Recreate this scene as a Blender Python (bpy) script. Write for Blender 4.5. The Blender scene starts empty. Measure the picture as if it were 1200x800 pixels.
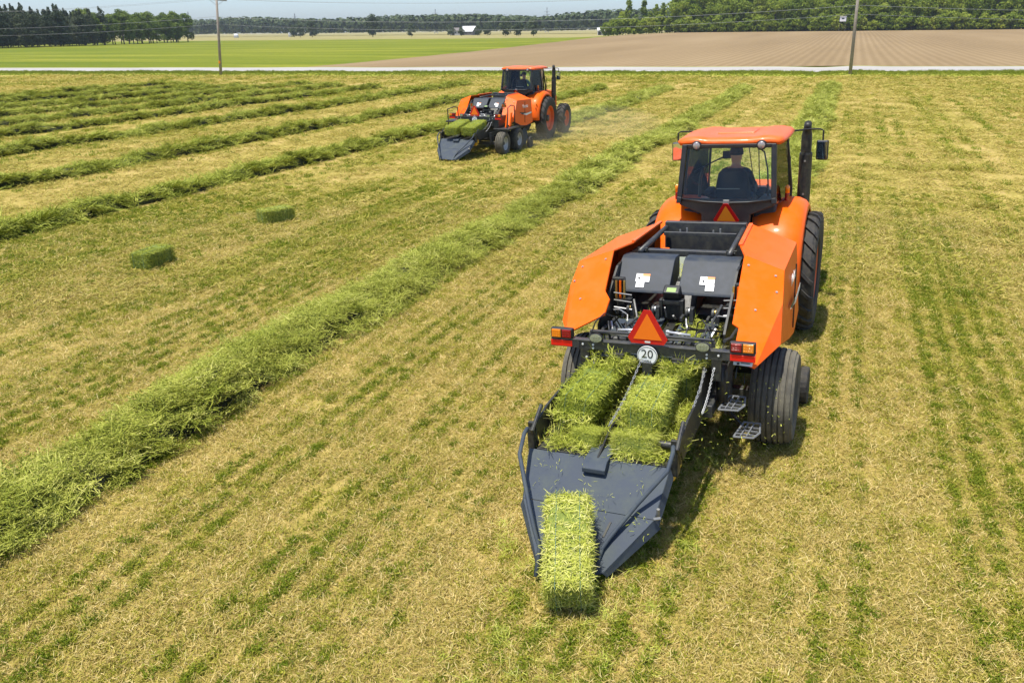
import bpy, bmesh, math, random
import numpy as np
from math import sin, cos, pi, radians, atan, sqrt, exp
from mathutils import Matrix, Vector, Euler

random.seed(7); RNG = np.random.default_rng(7)
sc = bpy.context.scene
COL = sc.collection

# ------------------------------------------------------------------ camera
CAM_H, CAM_F, PITCH, YAW, ROLL = 4.6, 950.0, radians(21.03), radians(21.907), radians(0.67)
cd = bpy.data.cameras.new('camera'); cam = bpy.data.objects.new('camera', cd); COL.objects.link(cam)
cd.sensor_fit = 'HORIZONTAL'; cd.sensor_width = 36.0; cd.lens = CAM_F / 1200 * 36
cd.clip_start = 0.1; cd.clip_end = 20000
cam.matrix_world = (Matrix.Translation((0, 0, CAM_H)) @ Matrix.Rotation(YAW, 4, 'Z')
                    @ Matrix.Rotation(pi / 2 - PITCH, 4, 'X') @ Matrix.Rotation(-ROLL, 4, 'Z'))
sc.camera = cam

# ------------------------------------------------------------------ sky and sun
SUN_VEC = Vector((-0.17, -0.22, 1.0)).normalized()      # from the ground towards the sun
SUN_EL = math.asin(SUN_VEC.z)
SUN_AZ = math.atan2(SUN_VEC.x, SUN_VEC.y)              # clockwise from +Y
w = bpy.data.worlds.new('World'); sc.world = w; w.use_nodes = True
nt = w.node_tree; bg = nt.nodes['Background']
sky = nt.nodes.new('ShaderNodeTexSky'); sky.sky_type = 'NISHITA'; sky.sun_disc = False
sky.sun_elevation = SUN_EL; sky.sun_rotation = SUN_AZ
sky.air_density = 0.75; sky.dust_density = 1.45; sky.ozone_density = 5.0; sky.altitude = 200
nt.links.new(sky.outputs[0], bg.inputs[0]); bg.inputs[1].default_value = 0.15
sl = bpy.data.lights.new('sun', 'SUN'); sun = bpy.data.objects.new('sun', sl); COL.objects.link(sun)
sl.energy = 4.2; sl.angle = radians(1.0); sl.color = (1.0, 0.95, 0.85)
sun.rotation_euler = SUN_VEC.to_track_quat('Z', 'Y').to_euler()
sun.location = (0, 0, 60)
sc.view_settings.view_transform = 'Standard'; sc.view_settings.look = 'None'
sc.view_settings.gamma = 1.0; sc.view_settings.exposure = 0.58; sc.view_settings.use_curve_mapping = False
sc.render.engine = 'CYCLES'
cy = sc.cycles
cy.use_denoising = True
cy.max_bounces = 5; cy.diffuse_bounces = 2; cy.glossy_bounces = 2; cy.transmission_bounces = 4
cy.transparent_max_bounces = 12; cy.volume_bounces = 0; cy.caustics_reflective = False; cy.caustics_refractive = False
cy.use_adaptive_sampling = True; cy.adaptive_threshold = 0.015

# ------------------------------------------------------------------ pixel helpers (1200 x 800 photograph)
def unroll(u, v): return u * cos(ROLL) - v * sin(ROLL), u * sin(ROLL) + v * cos(ROLL)
def pix_ray(x, y):
    u, v = unroll(x - 600, y - 400)
    F = CAM_F * cos(PITCH) - v * sin(PITCH); D = v * cos(PITCH) + CAM_F * sin(PITCH)
    return u * cos(YAW) - F * sin(YAW), F * cos(YAW) + u * sin(YAW), -D
def pix_ground(x, y, z=0.0):
    d = pix_ray(x, y); t = (z - CAM_H) / d[2]; return d[0] * t, d[1] * t
def pix_atY(x, y, Y):
    d = pix_ray(x, y); t = Y / d[1]; return d[0] * t, CAM_H + d[2] * t
def project(X, Y, Z):
    F = Y * cos(YAW) - X * sin(YAW); u = Y * sin(YAW) + X * cos(YAW); D = CAM_H - Z
    fw = F * cos(PITCH) + D * sin(PITCH); v = D * cos(PITCH) - F * sin(PITCH)
    fw = np.where(np.abs(fw) < 1e-3, 1e-3, fw)
    U = u * CAM_F / fw; V = v * CAM_F / fw
    return 600 + U * cos(ROLL) + V * sin(ROLL), 400 - U * sin(ROLL) + V * cos(ROLL), fw
def in_view(P, mx=480, my=170):
    x, y, fw = project(P[:, 0], P[:, 1], P[:, 2])
    return (fw > 0.5) & (x > -mx) & (x < 1200 + mx) & (y > -my - 40) & (y < 800 + my)

# ------------------------------------------------------------------ terrain
def sstep(a, b, x):
    t = np.clip((np.asarray(x, float) - a) / (b - a), 0, 1); return t * t * (3 - 2 * t)
def gz(x, y):
    x = np.asarray(x, float); y = np.asarray(y, float)
    s = x + 1.5
    z = 0.055 * s * np.exp(-(s / 3.2) ** 2)
    z = z + 0.03 * np.sin(x * 0.31 + 1.0) * np.sin(y * 0.17) * sstep(2.5, 7, np.abs(s))
    z = z + 2.0 * sstep(125, 470, y) * sstep(-150, -85, x)
    return z
def gzf(x, y): return float(gz(x, y))
def road_near(X): return 98.5 + 0.153 * X
def road_far(X): return 109.6 + 0.153 * X

# ------------------------------------------------------------------ materials
M = {}
def new_mat(name):
    m = bpy.data.materials.new(name); m.use_nodes = True; M[name] = m
    return m, m.node_tree, m.node_tree.nodes['Principled BSDF']
def mat(name, col, rough=0.5, metal=0.0, dirt=None, dirt_amt=0.25, dirt_scale=6.0, coat=0.0, bump=0.0, bump_scale=60.0, spec=0.5):
    """painted / plain surface with broad uneven wear and dust"""
    m, t, b = new_mat(name); N = t.nodes; L = t.links
    b.inputs['Roughness'].default_value = rough; b.inputs['Metallic'].default_value = metal; b.inputs['Specular IOR Level'].default_value = spec
    b.inputs['Coat Weight'].default_value = coat; b.inputs['Coat Roughness'].default_value = 0.12
    tc = N.new('ShaderNodeTexCoord')
    if dirt is not None:
        n = N.new('ShaderNodeTexNoise'); n.inputs['Scale'].default_value = dirt_scale; n.inputs['Detail'].default_value = 8; n.inputs['Roughness'].default_value = 0.7
        L.new(tc.outputs['Object'], n.inputs['Vector'])
        r = N.new('ShaderNodeMapRange'); r.inputs[1].default_value = 0.42; r.inputs[2].default_value = 0.78; r.inputs[3].default_value = 0.0; r.inputs[4].default_value = dirt_amt
        L.new(n.outputs['Fac'], r.inputs[0])
        mx = N.new('ShaderNodeMix'); mx.data_type = 'RGBA'
        mx.inputs[6].default_value = (*col, 1); mx.inputs[7].default_value = (*dirt, 1)
        L.new(r.outputs[0], mx.inputs[0]); L.new(mx.outputs[2], b.inputs['Base Color'])
        rr = N.new('ShaderNodeMapRange'); rr.inputs[3].default_value = rough; rr.inputs[4].default_value = min(1, rough + 0.5)
        L.new(r.outputs[0], rr.inputs[0]); L.new(rr.outputs[0], b.inputs['Roughness'])
    else:
        b.inputs['Base Color'].default_value = (*col, 1)
    if bump:
        n2 = N.new('ShaderNodeTexNoise'); n2.inputs['Scale'].default_value = bump_scale; n2.inputs['Detail'].default_value = 4
        L.new(tc.outputs['Object'], n2.inputs['Vector'])
        bp = N.new('ShaderNodeBump'); bp.inputs['Strength'].default_value = bump; bp.inputs['Distance'].default_value = 0.01
        L.new(n2.outputs['Fac'], bp.inputs['Height']); L.new(bp.outputs[0], b.inputs['Normal'])
    return m
DUST = (0.34, 0.30, 0.15)
mat('orange', (0.93, 0.125, 0.0005), 0.40, 0, DUST, 0.16, 3.5, 0.05, spec=0.14)
mat('roof_orange', (0.88, 0.125, 0.010), 0.42, 0, (0.80, 0.42, 0.28), 0.18, 4.0, 0.1, spec=0.25)
mat('slate', (0.046, 0.059, 0.080), 0.60, 0, (0.125, 0.14, 0.11), 0.55, 5.0, spec=0.18)
mat('slate_light', (0.034, 0.042, 0.056), 0.5, 0, (0.16, 0.155, 0.11), 0.30, 9.0, spec=0.2)
mat('black_metal', (0.018, 0.018, 0.020), 0.42, 0, (0.13, 0.13, 0.07), 0.45, 14.0)
mat('frame_metal', (0.035, 0.037, 0.042), 0.40, 0, (0.16, 0.15, 0.09), 0.45, 12.0)
mat('steel', (0.30, 0.30, 0.29), 0.45, 0.6, (0.25, 0.22, 0.14), 0.6, 20.0)
mat('step_grey', (0.16, 0.165, 0.17), 0.55)
mat('chain_steel', (0.30, 0.31, 0.32), 0.45, 0.4, (0.22, 0.20, 0.14), 0.4, 30.0)
mat('rubber', (0.022, 0.021, 0.021), 0.75, 0, (0.105, 0.093, 0.062), 0.75, 9.0, bump=0.2)
mat('sign_white', (0.90, 0.90, 0.88), 0.4)
mat('bright_steel', (0.62, 0.62, 0.61), 0.3, 0.5)
mat('ribbed_rubber', (0.085, 0.078, 0.062), 0.95, 0, (0.20, 0.18, 0.125), 0.9, 5.0, bump=0.2)
mat('black_plastic', (0.012, 0.012, 0.013), 0.45, 0, (0.10, 0.09, 0.06), 0.2, 8.0)
mat('brown_panel', (0.060, 0.045, 0.034), 0.6, 0, (0.16, 0.13, 0.08), 0.6, 6.0)
mat('rim_orange', (0.72, 0.10, 0.012), 0.45, 0, DUST, 0.4, 8.0)
mat('rim_grey', (0.50, 0.50, 0.49), 0.45, 0.2, DUST, 0.4, 8.0)
mat('white_paint', (0.80, 0.80, 0.78), 0.45, 0, DUST, 0.2, 20.0)
mat('decal_black', (0.02, 0.02, 0.02), 0.5)
mat('decal_orange', (0.80, 0.22, 0.02), 0.5)
mat('smv_orange', (1.0, 0.20, 0.006), 0.5)
mat('smv_amber', (1.0, 0.34, 0.02), 0.5)
mat('smv_red', (0.62, 0.012, 0.012), 0.35)
mat('lens_red', (0.30, 0.005, 0.010), 0.15, coat=0.5)
mat('lens_amber', (0.90, 0.26, 0.010), 0.15, coat=0.5)
mat('reflector_red', (0.80, 0.015, 0.010), 0.25)
mat('lamp_lens', (0.34, 0.36, 0.26), 0.2, 0.3, coat=0.4)
mat('lamp_pink', (0.38, 0.34, 0.33), 0.2, 0.3, coat=0.4)
mat('mirror', (0.55, 0.58, 0.60), 0.03, 1.0)
mat('yellow_paint', (0.62, 0.34, 0.010), 0.45, 0, (0.20, 0.20, 0.05), 0.6, 20.0)
mat('brass', (0.60, 0.40, 0.10), 0.35, 0.7)
mat('screen_green', (0.30, 0.42, 0.14), 0.3)
mat('seat_fabric', (0.012, 0.012, 0.014), 0.85, bump=0.3, bump_scale=120)
mat('dash_plastic', (0.05, 0.055, 0.065), 0.6)
mat('skin', (0.50, 0.27, 0.18), 0.55)
mat('shirt_dark', (0.030, 0.033, 0.040), 0.9, bump=0.4, bump_scale=40)
mat('shirt_teal', (0.10, 0.20, 0.22), 0.9, bump=0.4, bump_scale=40)
mat('trousers', (0.03, 0.04, 0.07), 0.9)
mat('cap_dark', (0.020, 0.022, 0.030), 0.8)
mat('hair', (0.03, 0.02, 0.012), 0.8)
mat('boots', (0.05, 0.03, 0.02), 0.7)
mat('pole_wood', (0.26, 0.22, 0.18), 0.9, 0, (0.36, 0.33, 0.29), 0.8, 3.0, bump=0.4, bump_scale=20)
mat('wire_metal', (0.22, 0.23, 0.24), 0.6, 0.2)
mat('pylon_steel', (0.30, 0.32, 0.34), 0.6)
mat('barn_roof', (0.72, 0.73, 0.74), 0.5)
mat('barn_wall', (0.42, 0.40, 0.38), 0.8)
mat('house_wall', (0.62, 0.60, 0.56), 0.8)
mat('house_roof', (0.16, 0.14, 0.13), 0.8)
mat('window_dark', (0.03, 0.035, 0.04), 0.2)

def glass_mat():
    m, t, b = new_mat('glass'); N = t.nodes; L = t.links
    tr = N.new('ShaderNodeBsdfTransparent'); tr.inputs[0].default_value = (0.93, 0.975, 0.955, 1)
    gl = N.new('ShaderNodeBsdfGlossy'); gl.inputs['Roughness'].default_value = 0.03; gl.inputs[0].default_value = (0.9, 0.95, 1, 1)
    fr = N.new('ShaderNodeFresnel'); fr.inputs[0].default_value = 1.28
    df = N.new('ShaderNodeBsdfDiffuse'); df.inputs[0].default_value = (0.45, 0.42, 0.32, 1)
    tc = N.new('ShaderNodeTexCoord'); nz = N.new('ShaderNodeTexNoise'); nz.inputs['Scale'].default_value = 3.0; nz.inputs['Detail'].default_value = 6; L.new(tc.outputs['Object'], nz.inputs['Vector'])
    mr = N.new('ShaderNodeMapRange'); mr.inputs[1].default_value = .4; mr.inputs[2].default_value = .8; mr.inputs[4].default_value = .035; L.new(nz.outputs['Fac'], mr.inputs[0])
    dm = N.new('ShaderNodeMixShader'); L.new(mr.outputs[0], dm.inputs[0]); L.new(tr.outputs[0], dm.inputs[1]); L.new(df.outputs[0], dm.inputs[2]); tr = dm
    mx = N.new('ShaderNodeMixShader'); L.new(fr.outputs[0], mx.inputs[0]); L.new(tr.outputs[0], mx.inputs[1]); L.new(gl.outputs[0], mx.inputs[2])
    L.new(mx.outputs[0], N['Material Output'].inputs[0])
glass_mat()

def ramp(N, stops):
    r = N.new('ShaderNodeValToRGB'); e = r.color_ramp.elements
    while len(e) < len(stops): e.new(0.5)
    for i, (p, c) in enumerate(stops): e[i].position = p; e[i].color = (*c, 1)
    return r
def strand_mat(name, stops, obj_amt=0.35, transl=0.25, rough=0.65):
    """plant strands: colour differs from strand to strand and clump to clump; thin leaves let some light through"""
    m, t, b = new_mat(name); N = t.nodes; L = t.links
    g = N.new('ShaderNodeNewGeometry'); oi = N.new('ShaderNodeObjectInfo')
    mx = N.new('ShaderNodeMix'); mx.data_type = 'FLOAT'; mx.inputs[0].default_value = obj_amt
    L.new(g.outputs['Random Per Island'], mx.inputs[2]); L.new(oi.outputs['Random'], mx.inputs[3])
    r = ramp(N, stops); L.new(mx.outputs[0], r.inputs[0]); L.new(r.outputs[0], b.inputs['Base Color'])
    b.inputs['Roughness'].default_value = rough; b.inputs['Specular IOR Level'].default_value = 0.25
    if transl:
        tl = N.new('ShaderNodeBsdfTranslucent'); L.new(r.outputs[0], tl.inputs[0])
        ms = N.new('ShaderNodeMixShader'); ms.inputs[0].default_value = transl
        L.new(b.outputs[0], ms.inputs[1]); L.new(tl.outputs[0], ms.inputs[2]); L.new(ms.outputs[0], N['Material Output'].inputs[0])
    return m
strand_mat('straw', [(0.0, (0.15, 0.155, 0.015)), (0.25, (0.30, 0.265, 0.040)), (0.45, (0.48, 0.375, 0.095)), (0.62, (0.60, 0.45, 0.15)), (0.80, (0.80, 0.65, 0.30)), (1.0, (0.34, 0.33, 0.045))], 0.30)
strand_mat('straw_olive', [(0.0, (0.14, 0.15, 0.012)), (0.3, (0.28, 0.27, 0.028)), (0.6, (0.43, 0.38, 0.060)), (0.85, (0.60, 0.51, 0.13)), (1.0, (0.32, 0.32, 0.03))], 0.30)
strand_mat('straw_olive_far', [(0.0, (0.16, 0.175, 0.012)), (0.5, (0.31, 0.295, 0.034)), (1.0, (0.46, 0.405, 0.07))])
strand_mat('straw_far', [(0.0, (0.19, 0.19, 0.018)), (0.4, (0.37, 0.315, 0.055)), (0.65, (0.51, 0.41, 0.105)), (0.85, (0.62, 0.51, 0.155)), (1.0, (0.29, 0.29, 0.034))])
strand_mat('stub', [(0.0, (0.16, 0.185, 0.012)), (0.4, (0.31, 0.325, 0.026)), (0.75, (0.47, 0.44, 0.055)), (1.0, (0.66, 0.58, 0.13))], 0.5, transl=0.3)
strand_mat('regrowth', [(0.0, (0.085, 0.14, 0.005)), (0.5, (0.20, 0.265, 0.012)), (1.0, (0.40, 0.41, 0.040))], transl=0.35)
strand_mat('hay_green', [(0.0, (0.13, 0.165, 0.014)), (0.35, (0.30, 0.33, 0.040)), (0.7, (0.47, 0.48, 0.085)), (1.0, (0.70, 0.65, 0.22))], transl=0.2)
strand_mat('hay_darker', [(0.0, (0.12, 0.155, 0.010)), (0.4, (0.26, 0.295, 0.028)), (0.75, (0.41, 0.43, 0.060)), (1.0, (0.60, 0.56, 0.14))], transl=0.18)  # slightly darker, greener hay tone for the left rows and some near clumps
strand_mat('field_bale_hay', [(0.0, (0.12, 0.155, 0.010)), (0.4, (0.28, 0.33, 0.032)), (0.75, (0.46, 0.48, 0.075)), (1.0, (0.62, 0.60, 0.15))], transl=0.15)
strand_mat('bale_hay', [(0.0, (0.19, 0.24, 0.014)), (0.3, (0.40, 0.45, 0.050)), (0.65, (0.58, 0.60, 0.11)), (0.9, (0.74, 0.71, 0.22)), (1.0, (0.82, 0.78, 0.36))], transl=0.3)
strand_mat('verge', [(0.0, (0.13, 0.17, 0.012)), (0.5, (0.26, 0.30, 0.025)), (1.0, (0.42, 0.42, 0.07))], transl=0.3)
strand_mat('leaves_far', [(0.0, (0.030, 0.055, 0.016)), (0.5, (0.065, 0.095, 0.028)), (1.0, (0.11, 0.14, 0.045))], 0.3, 0.2)
strand_mat('leaves', [(0.0, (0.085, 0.14, 0.012)), (0.5, (0.24, 0.32, 0.034)), (1.0, (0.46, 0.50, 0.07))], 0.45, 0.55)
strand_mat('leaves_mid', [(0.0, (0.065, 0.11, 0.014)), (0.5, (0.15, 0.215, 0.030)), (1.0, (0.28, 0.33, 0.055))], 0.5, 0.42)
strand_mat('leaves_light', [(0.0, (0.12, 0.18, 0.015)), (0.5, (0.24, 0.30, 0.030)), (1.0, (0.36, 0.38, 0.055))], 0.6, 0.40)
strand_mat('needles', [(0.0, (0.030, 0.050, 0.022)), (0.5, (0.062, 0.088, 0.038)), (1.0, (0.11, 0.13, 0.06))], 0.5, 0.25)
mat('bark', (0.085, 0.070, 0.055), 0.95, 0, (0.15, 0.13, 0.11), 0.6, 3.0, bump=0.5, bump_scale=15)
mat('hay_core_shade', (0.028, 0.032, 0.006), 0.95)  # shade in the gaps between strands is put into this near-black colour
mat('bale_core', (0.15, 0.19, 0.030), 0.95, 0, (0.26, 0.30, 0.06), 0.8, 30.0, bump=0.8, bump_scale=80)
mat('twine', (0.10, 0.20, 0.15), 0.8)

def ground_mat(name, stops, scale, stretch=(1, 1), fine=9.0, bump=0.6, band=None, fine_amt=0.5, bands_w=None, bump_dist=0.04):
    m, t, b = new_mat(name); N = t.nodes; L = t.links
    tc = N.new('ShaderNodeTexCoord')
    mp = N.new('ShaderNodeMapping'); mp.inputs['Scale'].default_value = (stretch[0], stretch[1], 1)
    L.new(tc.outputs['Object'], mp.inputs[0])
    n1 = N.new('ShaderNodeTexNoise'); n1.inputs['Scale'].default_value = scale; n1.inputs['Detail'].default_value = 6; n1.inputs['Roughness'].default_value = 0.6
    L.new(mp.outputs[0], n1.inputs['Vector'])
    n2 = N.new('ShaderNodeTexNoise'); n2.inputs['Scale'].default_value = fine; n2.inputs['Detail'].default_value = 8; n2.inputs['Roughness'].default_value = 0.75
    L.new(tc.outputs['Object'], n2.inputs['Vector'])
    mx = N.new('ShaderNodeMix'); mx.data_type = 'FLOAT'; mx.inputs[0].default_value = fine_amt
    L.new(n1.outputs['Fac'], mx.inputs[2]); L.new(n2.outputs['Fac'], mx.inputs[3])
    src = mx.outputs[0]
    if bands_w:
        wv = N.new('ShaderNodeTexWave'); wv.bands_direction = 'X'; wv.inputs['Scale'].default_value = bands_w[0]
        wv.inputs['Distortion'].default_value = bands_w[2]; wv.inputs['Detail'].default_value = 2; wv.inputs['Detail Scale'].default_value = 0.4
        L.new(tc.outputs['Object'], wv.inputs['Vector'])
        m2 = N.new('ShaderNodeMix'); m2.data_type = 'FLOAT'; m2.inputs[0].default_value = bands_w[1]
        L.new(src, m2.inputs[2]); L.new(wv.outputs['Fac'], m2.inputs[3]); src = m2.outputs[0]
    r = ramp(N, stops); L.new(src, r.inputs[0]); L.new(r.outputs[0], b.inputs['Base Color'])
    b.inputs['Roughness'].default_value = 0.95; b.inputs['Specular IOR Level'].default_value = 0.1
    bp = N.new('ShaderNodeBump'); bp.inputs['Strength'].default_value = bump; bp.inputs['Distance'].default_value = bump_dist
    L.new(n2.outputs['Fac'], bp.inputs['Height']); L.new(bp.outputs[0], b.inputs['Normal'])
    return m
ground_mat('hay_soil', [(0.30, (0.17, 0.165, 0.022)), (0.43, (0.31, 0.255, 0.055)), (0.55, (0.43, 0.32, 0.105)), (0.72, (0.50, 0.385, 0.165))],
           0.8, (1.0, 0.06), 5.0, 0.9, fine_amt=0.45)
ground_mat('far_ground', [(0.3, (0.17, 0.18, 0.05)), (0.5, (0.28, 0.24, 0.09)), (0.7, (0.34, 0.29, 0.14))], 0.006, (0.3, 1), 0.3, 0.1)
ground_mat('crop_green', [(0.36, (0.085, 0.125, 0.006)), (0.5, (0.145, 0.17, 0.010)), (0.62, (0.235, 0.235, 0.025))], 0.03, (0.35, 2.2), 0.8, 0.5, fine_amt=0.30)
ground_mat('ploughed', [(0.25, (0.17, 0.118, 0.060)), (0.5, (0.24, 0.17, 0.088)), (0.75, (0.32, 0.235, 0.13))], 0.05, (1.0, 0.12), 1.5, 0.6, fine_amt=0.3, bands_w=(0.22, 0.13, 1.2), bump_dist=0.1)
ground_mat('gravel', [(0.3, (0.30, 0.28, 0.255)), (0.5, (0.37, 0.35, 0.32)), (0.7, (0.43, 0.41, 0.375))], 0.3, (0.3, 1), 6.0, 0.3)
ground_mat('verge_soil', [(0.3, (0.15, 0.18, 0.014)), (0.5, (0.25, 0.27, 0.028)), (0.7, (0.35, 0.34, 0.05))], 0.3, (0.3, 1), 2.0, 0.5)

# ------------------------------------------------------------------ mesh helpers
def tag(o, label=None, cat=None, group=None, kind=None):
    if label: o['label'] = label
    if cat: o['category'] = cat
    if group: o['group'] = group
    if kind: o['kind'] = kind
    return o
def empty(name, loc=(0, 0, 0), rot=(0, 0, 0)):
    o = bpy.data.objects.new(name, None); COL.objects.link(o); o.location = loc; o.rotation_euler = rot
    o.empty_display_size = 0.2
    return o
class MB:
    def __init__(s): s.v = []; s.f = []; s.pc = []
    def add(s, vs, fs):
        b = len(s.v); s.pc.append((list(vs), list(fs))); s.v += [tuple(p) for p in vs]; s.f += [tuple(i + b for i in f) for f in fs]; return s
    def hexa(s, p):
        return s.add(p, [(0, 3, 2, 1), (4, 5, 6, 7), (0, 1, 5, 4), (1, 2, 6, 5), (2, 3, 7, 6), (3, 0, 4, 7)])
    def box(s, x0, x1, y0, y1, z0, z1):
        return s.hexa([(x0, y0, z0), (x1, y0, z0), (x1, y1, z0), (x0, y1, z0), (x0, y0, z1), (x1, y0, z1), (x1, y1, z1), (x0, y1, z1)])
    def obox(s, c, size, rot=(0, 0, 0)):
        R = Euler(rot).to_matrix(); c = Vector(c); h = [k / 2 for k in size]
        P = [c + R @ Vector((sx * h[0], sy * h[1], sz * h[2])) for sz in (-1, 1) for sx, sy in ((-1, -1), (1, -1), (1, 1), (-1, 1))]
        return s.hexa(P)
    def beam(s, a, b, w, h, up=(0, 0, 1)):
        a = Vector(a); b = Vector(b); d = (b - a).normalized(); u = Vector(up)
        if abs(d.dot(u)) > 0.98: u = Vector((0, 1, 0))
        x = d.cross(u).normalized(); z = x.cross(d).normalized()
        P = []
        for p in (a, b):
            P += [p - x * w / 2 - z * h / 2, p + x * w / 2 - z * h / 2, p + x * w / 2 + z * h / 2, p - x * w / 2 + z * h / 2]
        return s.hexa(P)
    def tube(s, path, r, n=8, closed=False):
        path = [Vector(p) for p in path]; rs = r if isinstance(r, (list, tuple)) else [r] * len(path)
        vs = []; prev = None
        for i, p in enumerate(path):
            d = (path[min(i + 1, len(path) - 1)] - path[max(i - 1, 0)]).normalized()
            if prev is None:
                u = Vector((0, 0, 1)) if abs(d.z) < 0.9 else Vector((1, 0, 0))
            else: u = prev
            x = d.cross(u).normalized(); z = x.cross(d).normalized(); prev = z
            for k in range(n):
                a = 2 * pi * k / n; vs.append(p + (x * cos(a) + z * sin(a)) * rs[i])
        fs = []
        for i in range(len(path) - 1):
            for k in range(n):
                k2 = (k + 1) % n; fs.append((i * n + k, i * n + k2, (i + 1) * n + k2, (i + 1) * n + k))
        fs.append(tuple(range(n - 1, -1, -1))); fs.append(tuple((len(path) - 1) * n + k for k in range(n)))
        return s.add(vs, fs)
    def lathe(s, prof, c=(0, 0, 0), axis='x', n=32, caps=True):
        """prof: list of (radius, axial position)"""
        c = Vector(c); vs = []
        for r, a in prof:
            for k in range(n):
                t = 2 * pi * k / n; q = (a, r * cos(t), r * sin(t))
                if axis == 'y': q = (q[1], q[0], q[2])
                if axis == 'z': q = (q[1], q[2], q[0])
                vs.append(c + Vector(q))
        fs = []
        for i in range(len(prof) - 1):
            for k in range(n):
                k2 = (k + 1) % n; fs.append((i * n + k, i * n + k2, (i + 1) * n + k2, (i + 1) * n + k))
        if caps and prof[0][0] > 1e-4: fs.append(tuple(range(n)))
        if caps and prof[-1][0] > 1e-4: fs.append(tuple((len(prof) - 1) * n + k for k in range(n)))
        return s.add(vs, fs)
    def plate(s, pts, t):
        """polygon in space with thickness t along its normal (half each side)"""
        P = [Vector(p) for p in pts]; nrm = Vector((0, 0, 0))
        for i in range(len(P)):
            a, b = P[i], P[(i + 1) % len(P)]; nrm += a.cross(b)
        nrm.normalize(); k = len(P)
        vs = [p - nrm * t / 2 for p in P] + [p + nrm * t / 2 for p in P]
        fs = [tuple(range(k - 1, -1, -1)), tuple(range(k, 2 * k))] + [(i, (i + 1) % k, k + (i + 1) % k, k + i) for i in range(k)]
        return s.add(vs, fs)
    def prism(s, poly, a, b, axis='x'):
        """2-D polygon extruded along an axis: x -> poly is (y,z); y -> (x,z); z -> (x,y)"""
        def mk(p, t): return {'x': (t, p[0], p[1]), 'y': (p[0], t, p[1]), 'z': (p[0], p[1], t)}[axis]
        k = len(poly); vs = [mk(p, a) for p in poly] + [mk(p, b) for p in poly]
        fs = [tuple(range(k - 1, -1, -1)), tuple(range(k, 2 * k))] + [(i, (i + 1) % k, k + (i + 1) % k, k + i) for i in range(k)]
        return s.add(vs, fs)
    def grid(s, P):
        """P[i][j] points"""
        ni, nj = len(P), len(P[0]); vs = [q for row in P for q in row]
        fs = [(i * nj + j, i * nj + j + 1, (i + 1) * nj + j + 1, (i + 1) * nj + j) for i in range(ni - 1) for j in range(nj - 1)]
        return s.add(vs, fs)
    def build(s, name, m, parent=None, bevel=0.0, smooth=False, loc=None, recalc=True, solid=0.0, seg=2, subsurf=0):
        me = bpy.data.meshes.new(name); me.from_pydata(s.v, [], s.f)
        if recalc:
            bm = bmesh.new(); bm.from_mesh(me); bmesh.ops.recalc_face_normals(bm, faces=bm.faces); bm.to_mesh(me); bm.free()
        me.materials.append(M[m] if isinstance(m, str) else m)
        if smooth: me.polygons.foreach_set('use_smooth', [True] * len(me.polygons))
        o = bpy.data.objects.new(name, me); COL.objects.link(o)
        if parent is not None: o.parent = parent
        if loc is not None: o.location = loc
        if solid:
            md = o.modifiers.new('solid', 'SOLIDIFY'); md.thickness = solid; md.offset = 0
        if bevel:
            md = o.modifiers.new('bevel', 'BEVEL'); md.width = bevel; md.segments = seg; md.limit_method = 'ANGLE'; md.angle_limit = radians(35)
            me.polygons.foreach_set('use_smooth', [True] * len(me.polygons))
            md2 = o.modifiers.new('wn', 'WEIGHTED_NORMAL'); md2.keep_sharp = True
        if subsurf:
            md = o.modifiers.new('sub', 'SUBSURF'); md.levels = subsurf; md.render_levels = subsurf
        return o
def part(name, m, parent, fn, each=False, kind=None, **k):
    b = MB(); fn(b)
    if each:
        return [MB().add(v, f).build(name, m, parent, **k) for v, f in b.pc][0]
    o = b.build(name, m, parent, **k)
    if kind: o['kind'] = kind
    return o
def copy_tree(o, parent=None):
    c = o.copy(); COL.objects.link(c); c.parent = parent
    for ch in list(o.children): copy_tree(ch, c)
    return c
def text_part(name, body, size, m, parent, loc, rot, extrude=0.001):
    cu = bpy.data.curves.new(name, 'FONT'); cu.body = body; cu.size = size; cu.extrude = extrude; cu.align_x = 'CENTER'; cu.align_y = 'CENTER'; cu.resolution_u = 3
    t = bpy.data.objects.new('tmp', cu); COL.objects.link(t)
    dg = bpy.context.evaluated_depsgraph_get()
    me = bpy.data.meshes.new_from_object(t.evaluated_get(dg)); bpy.data.objects.remove(t)
    me.name = name; me.materials.clear(); me.materials.append(M[m])
    o = bpy.data.objects.new(name, me); COL.objects.link(o); o.parent = parent; o.location = loc; o.rotation_euler = rot
    return o

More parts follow.
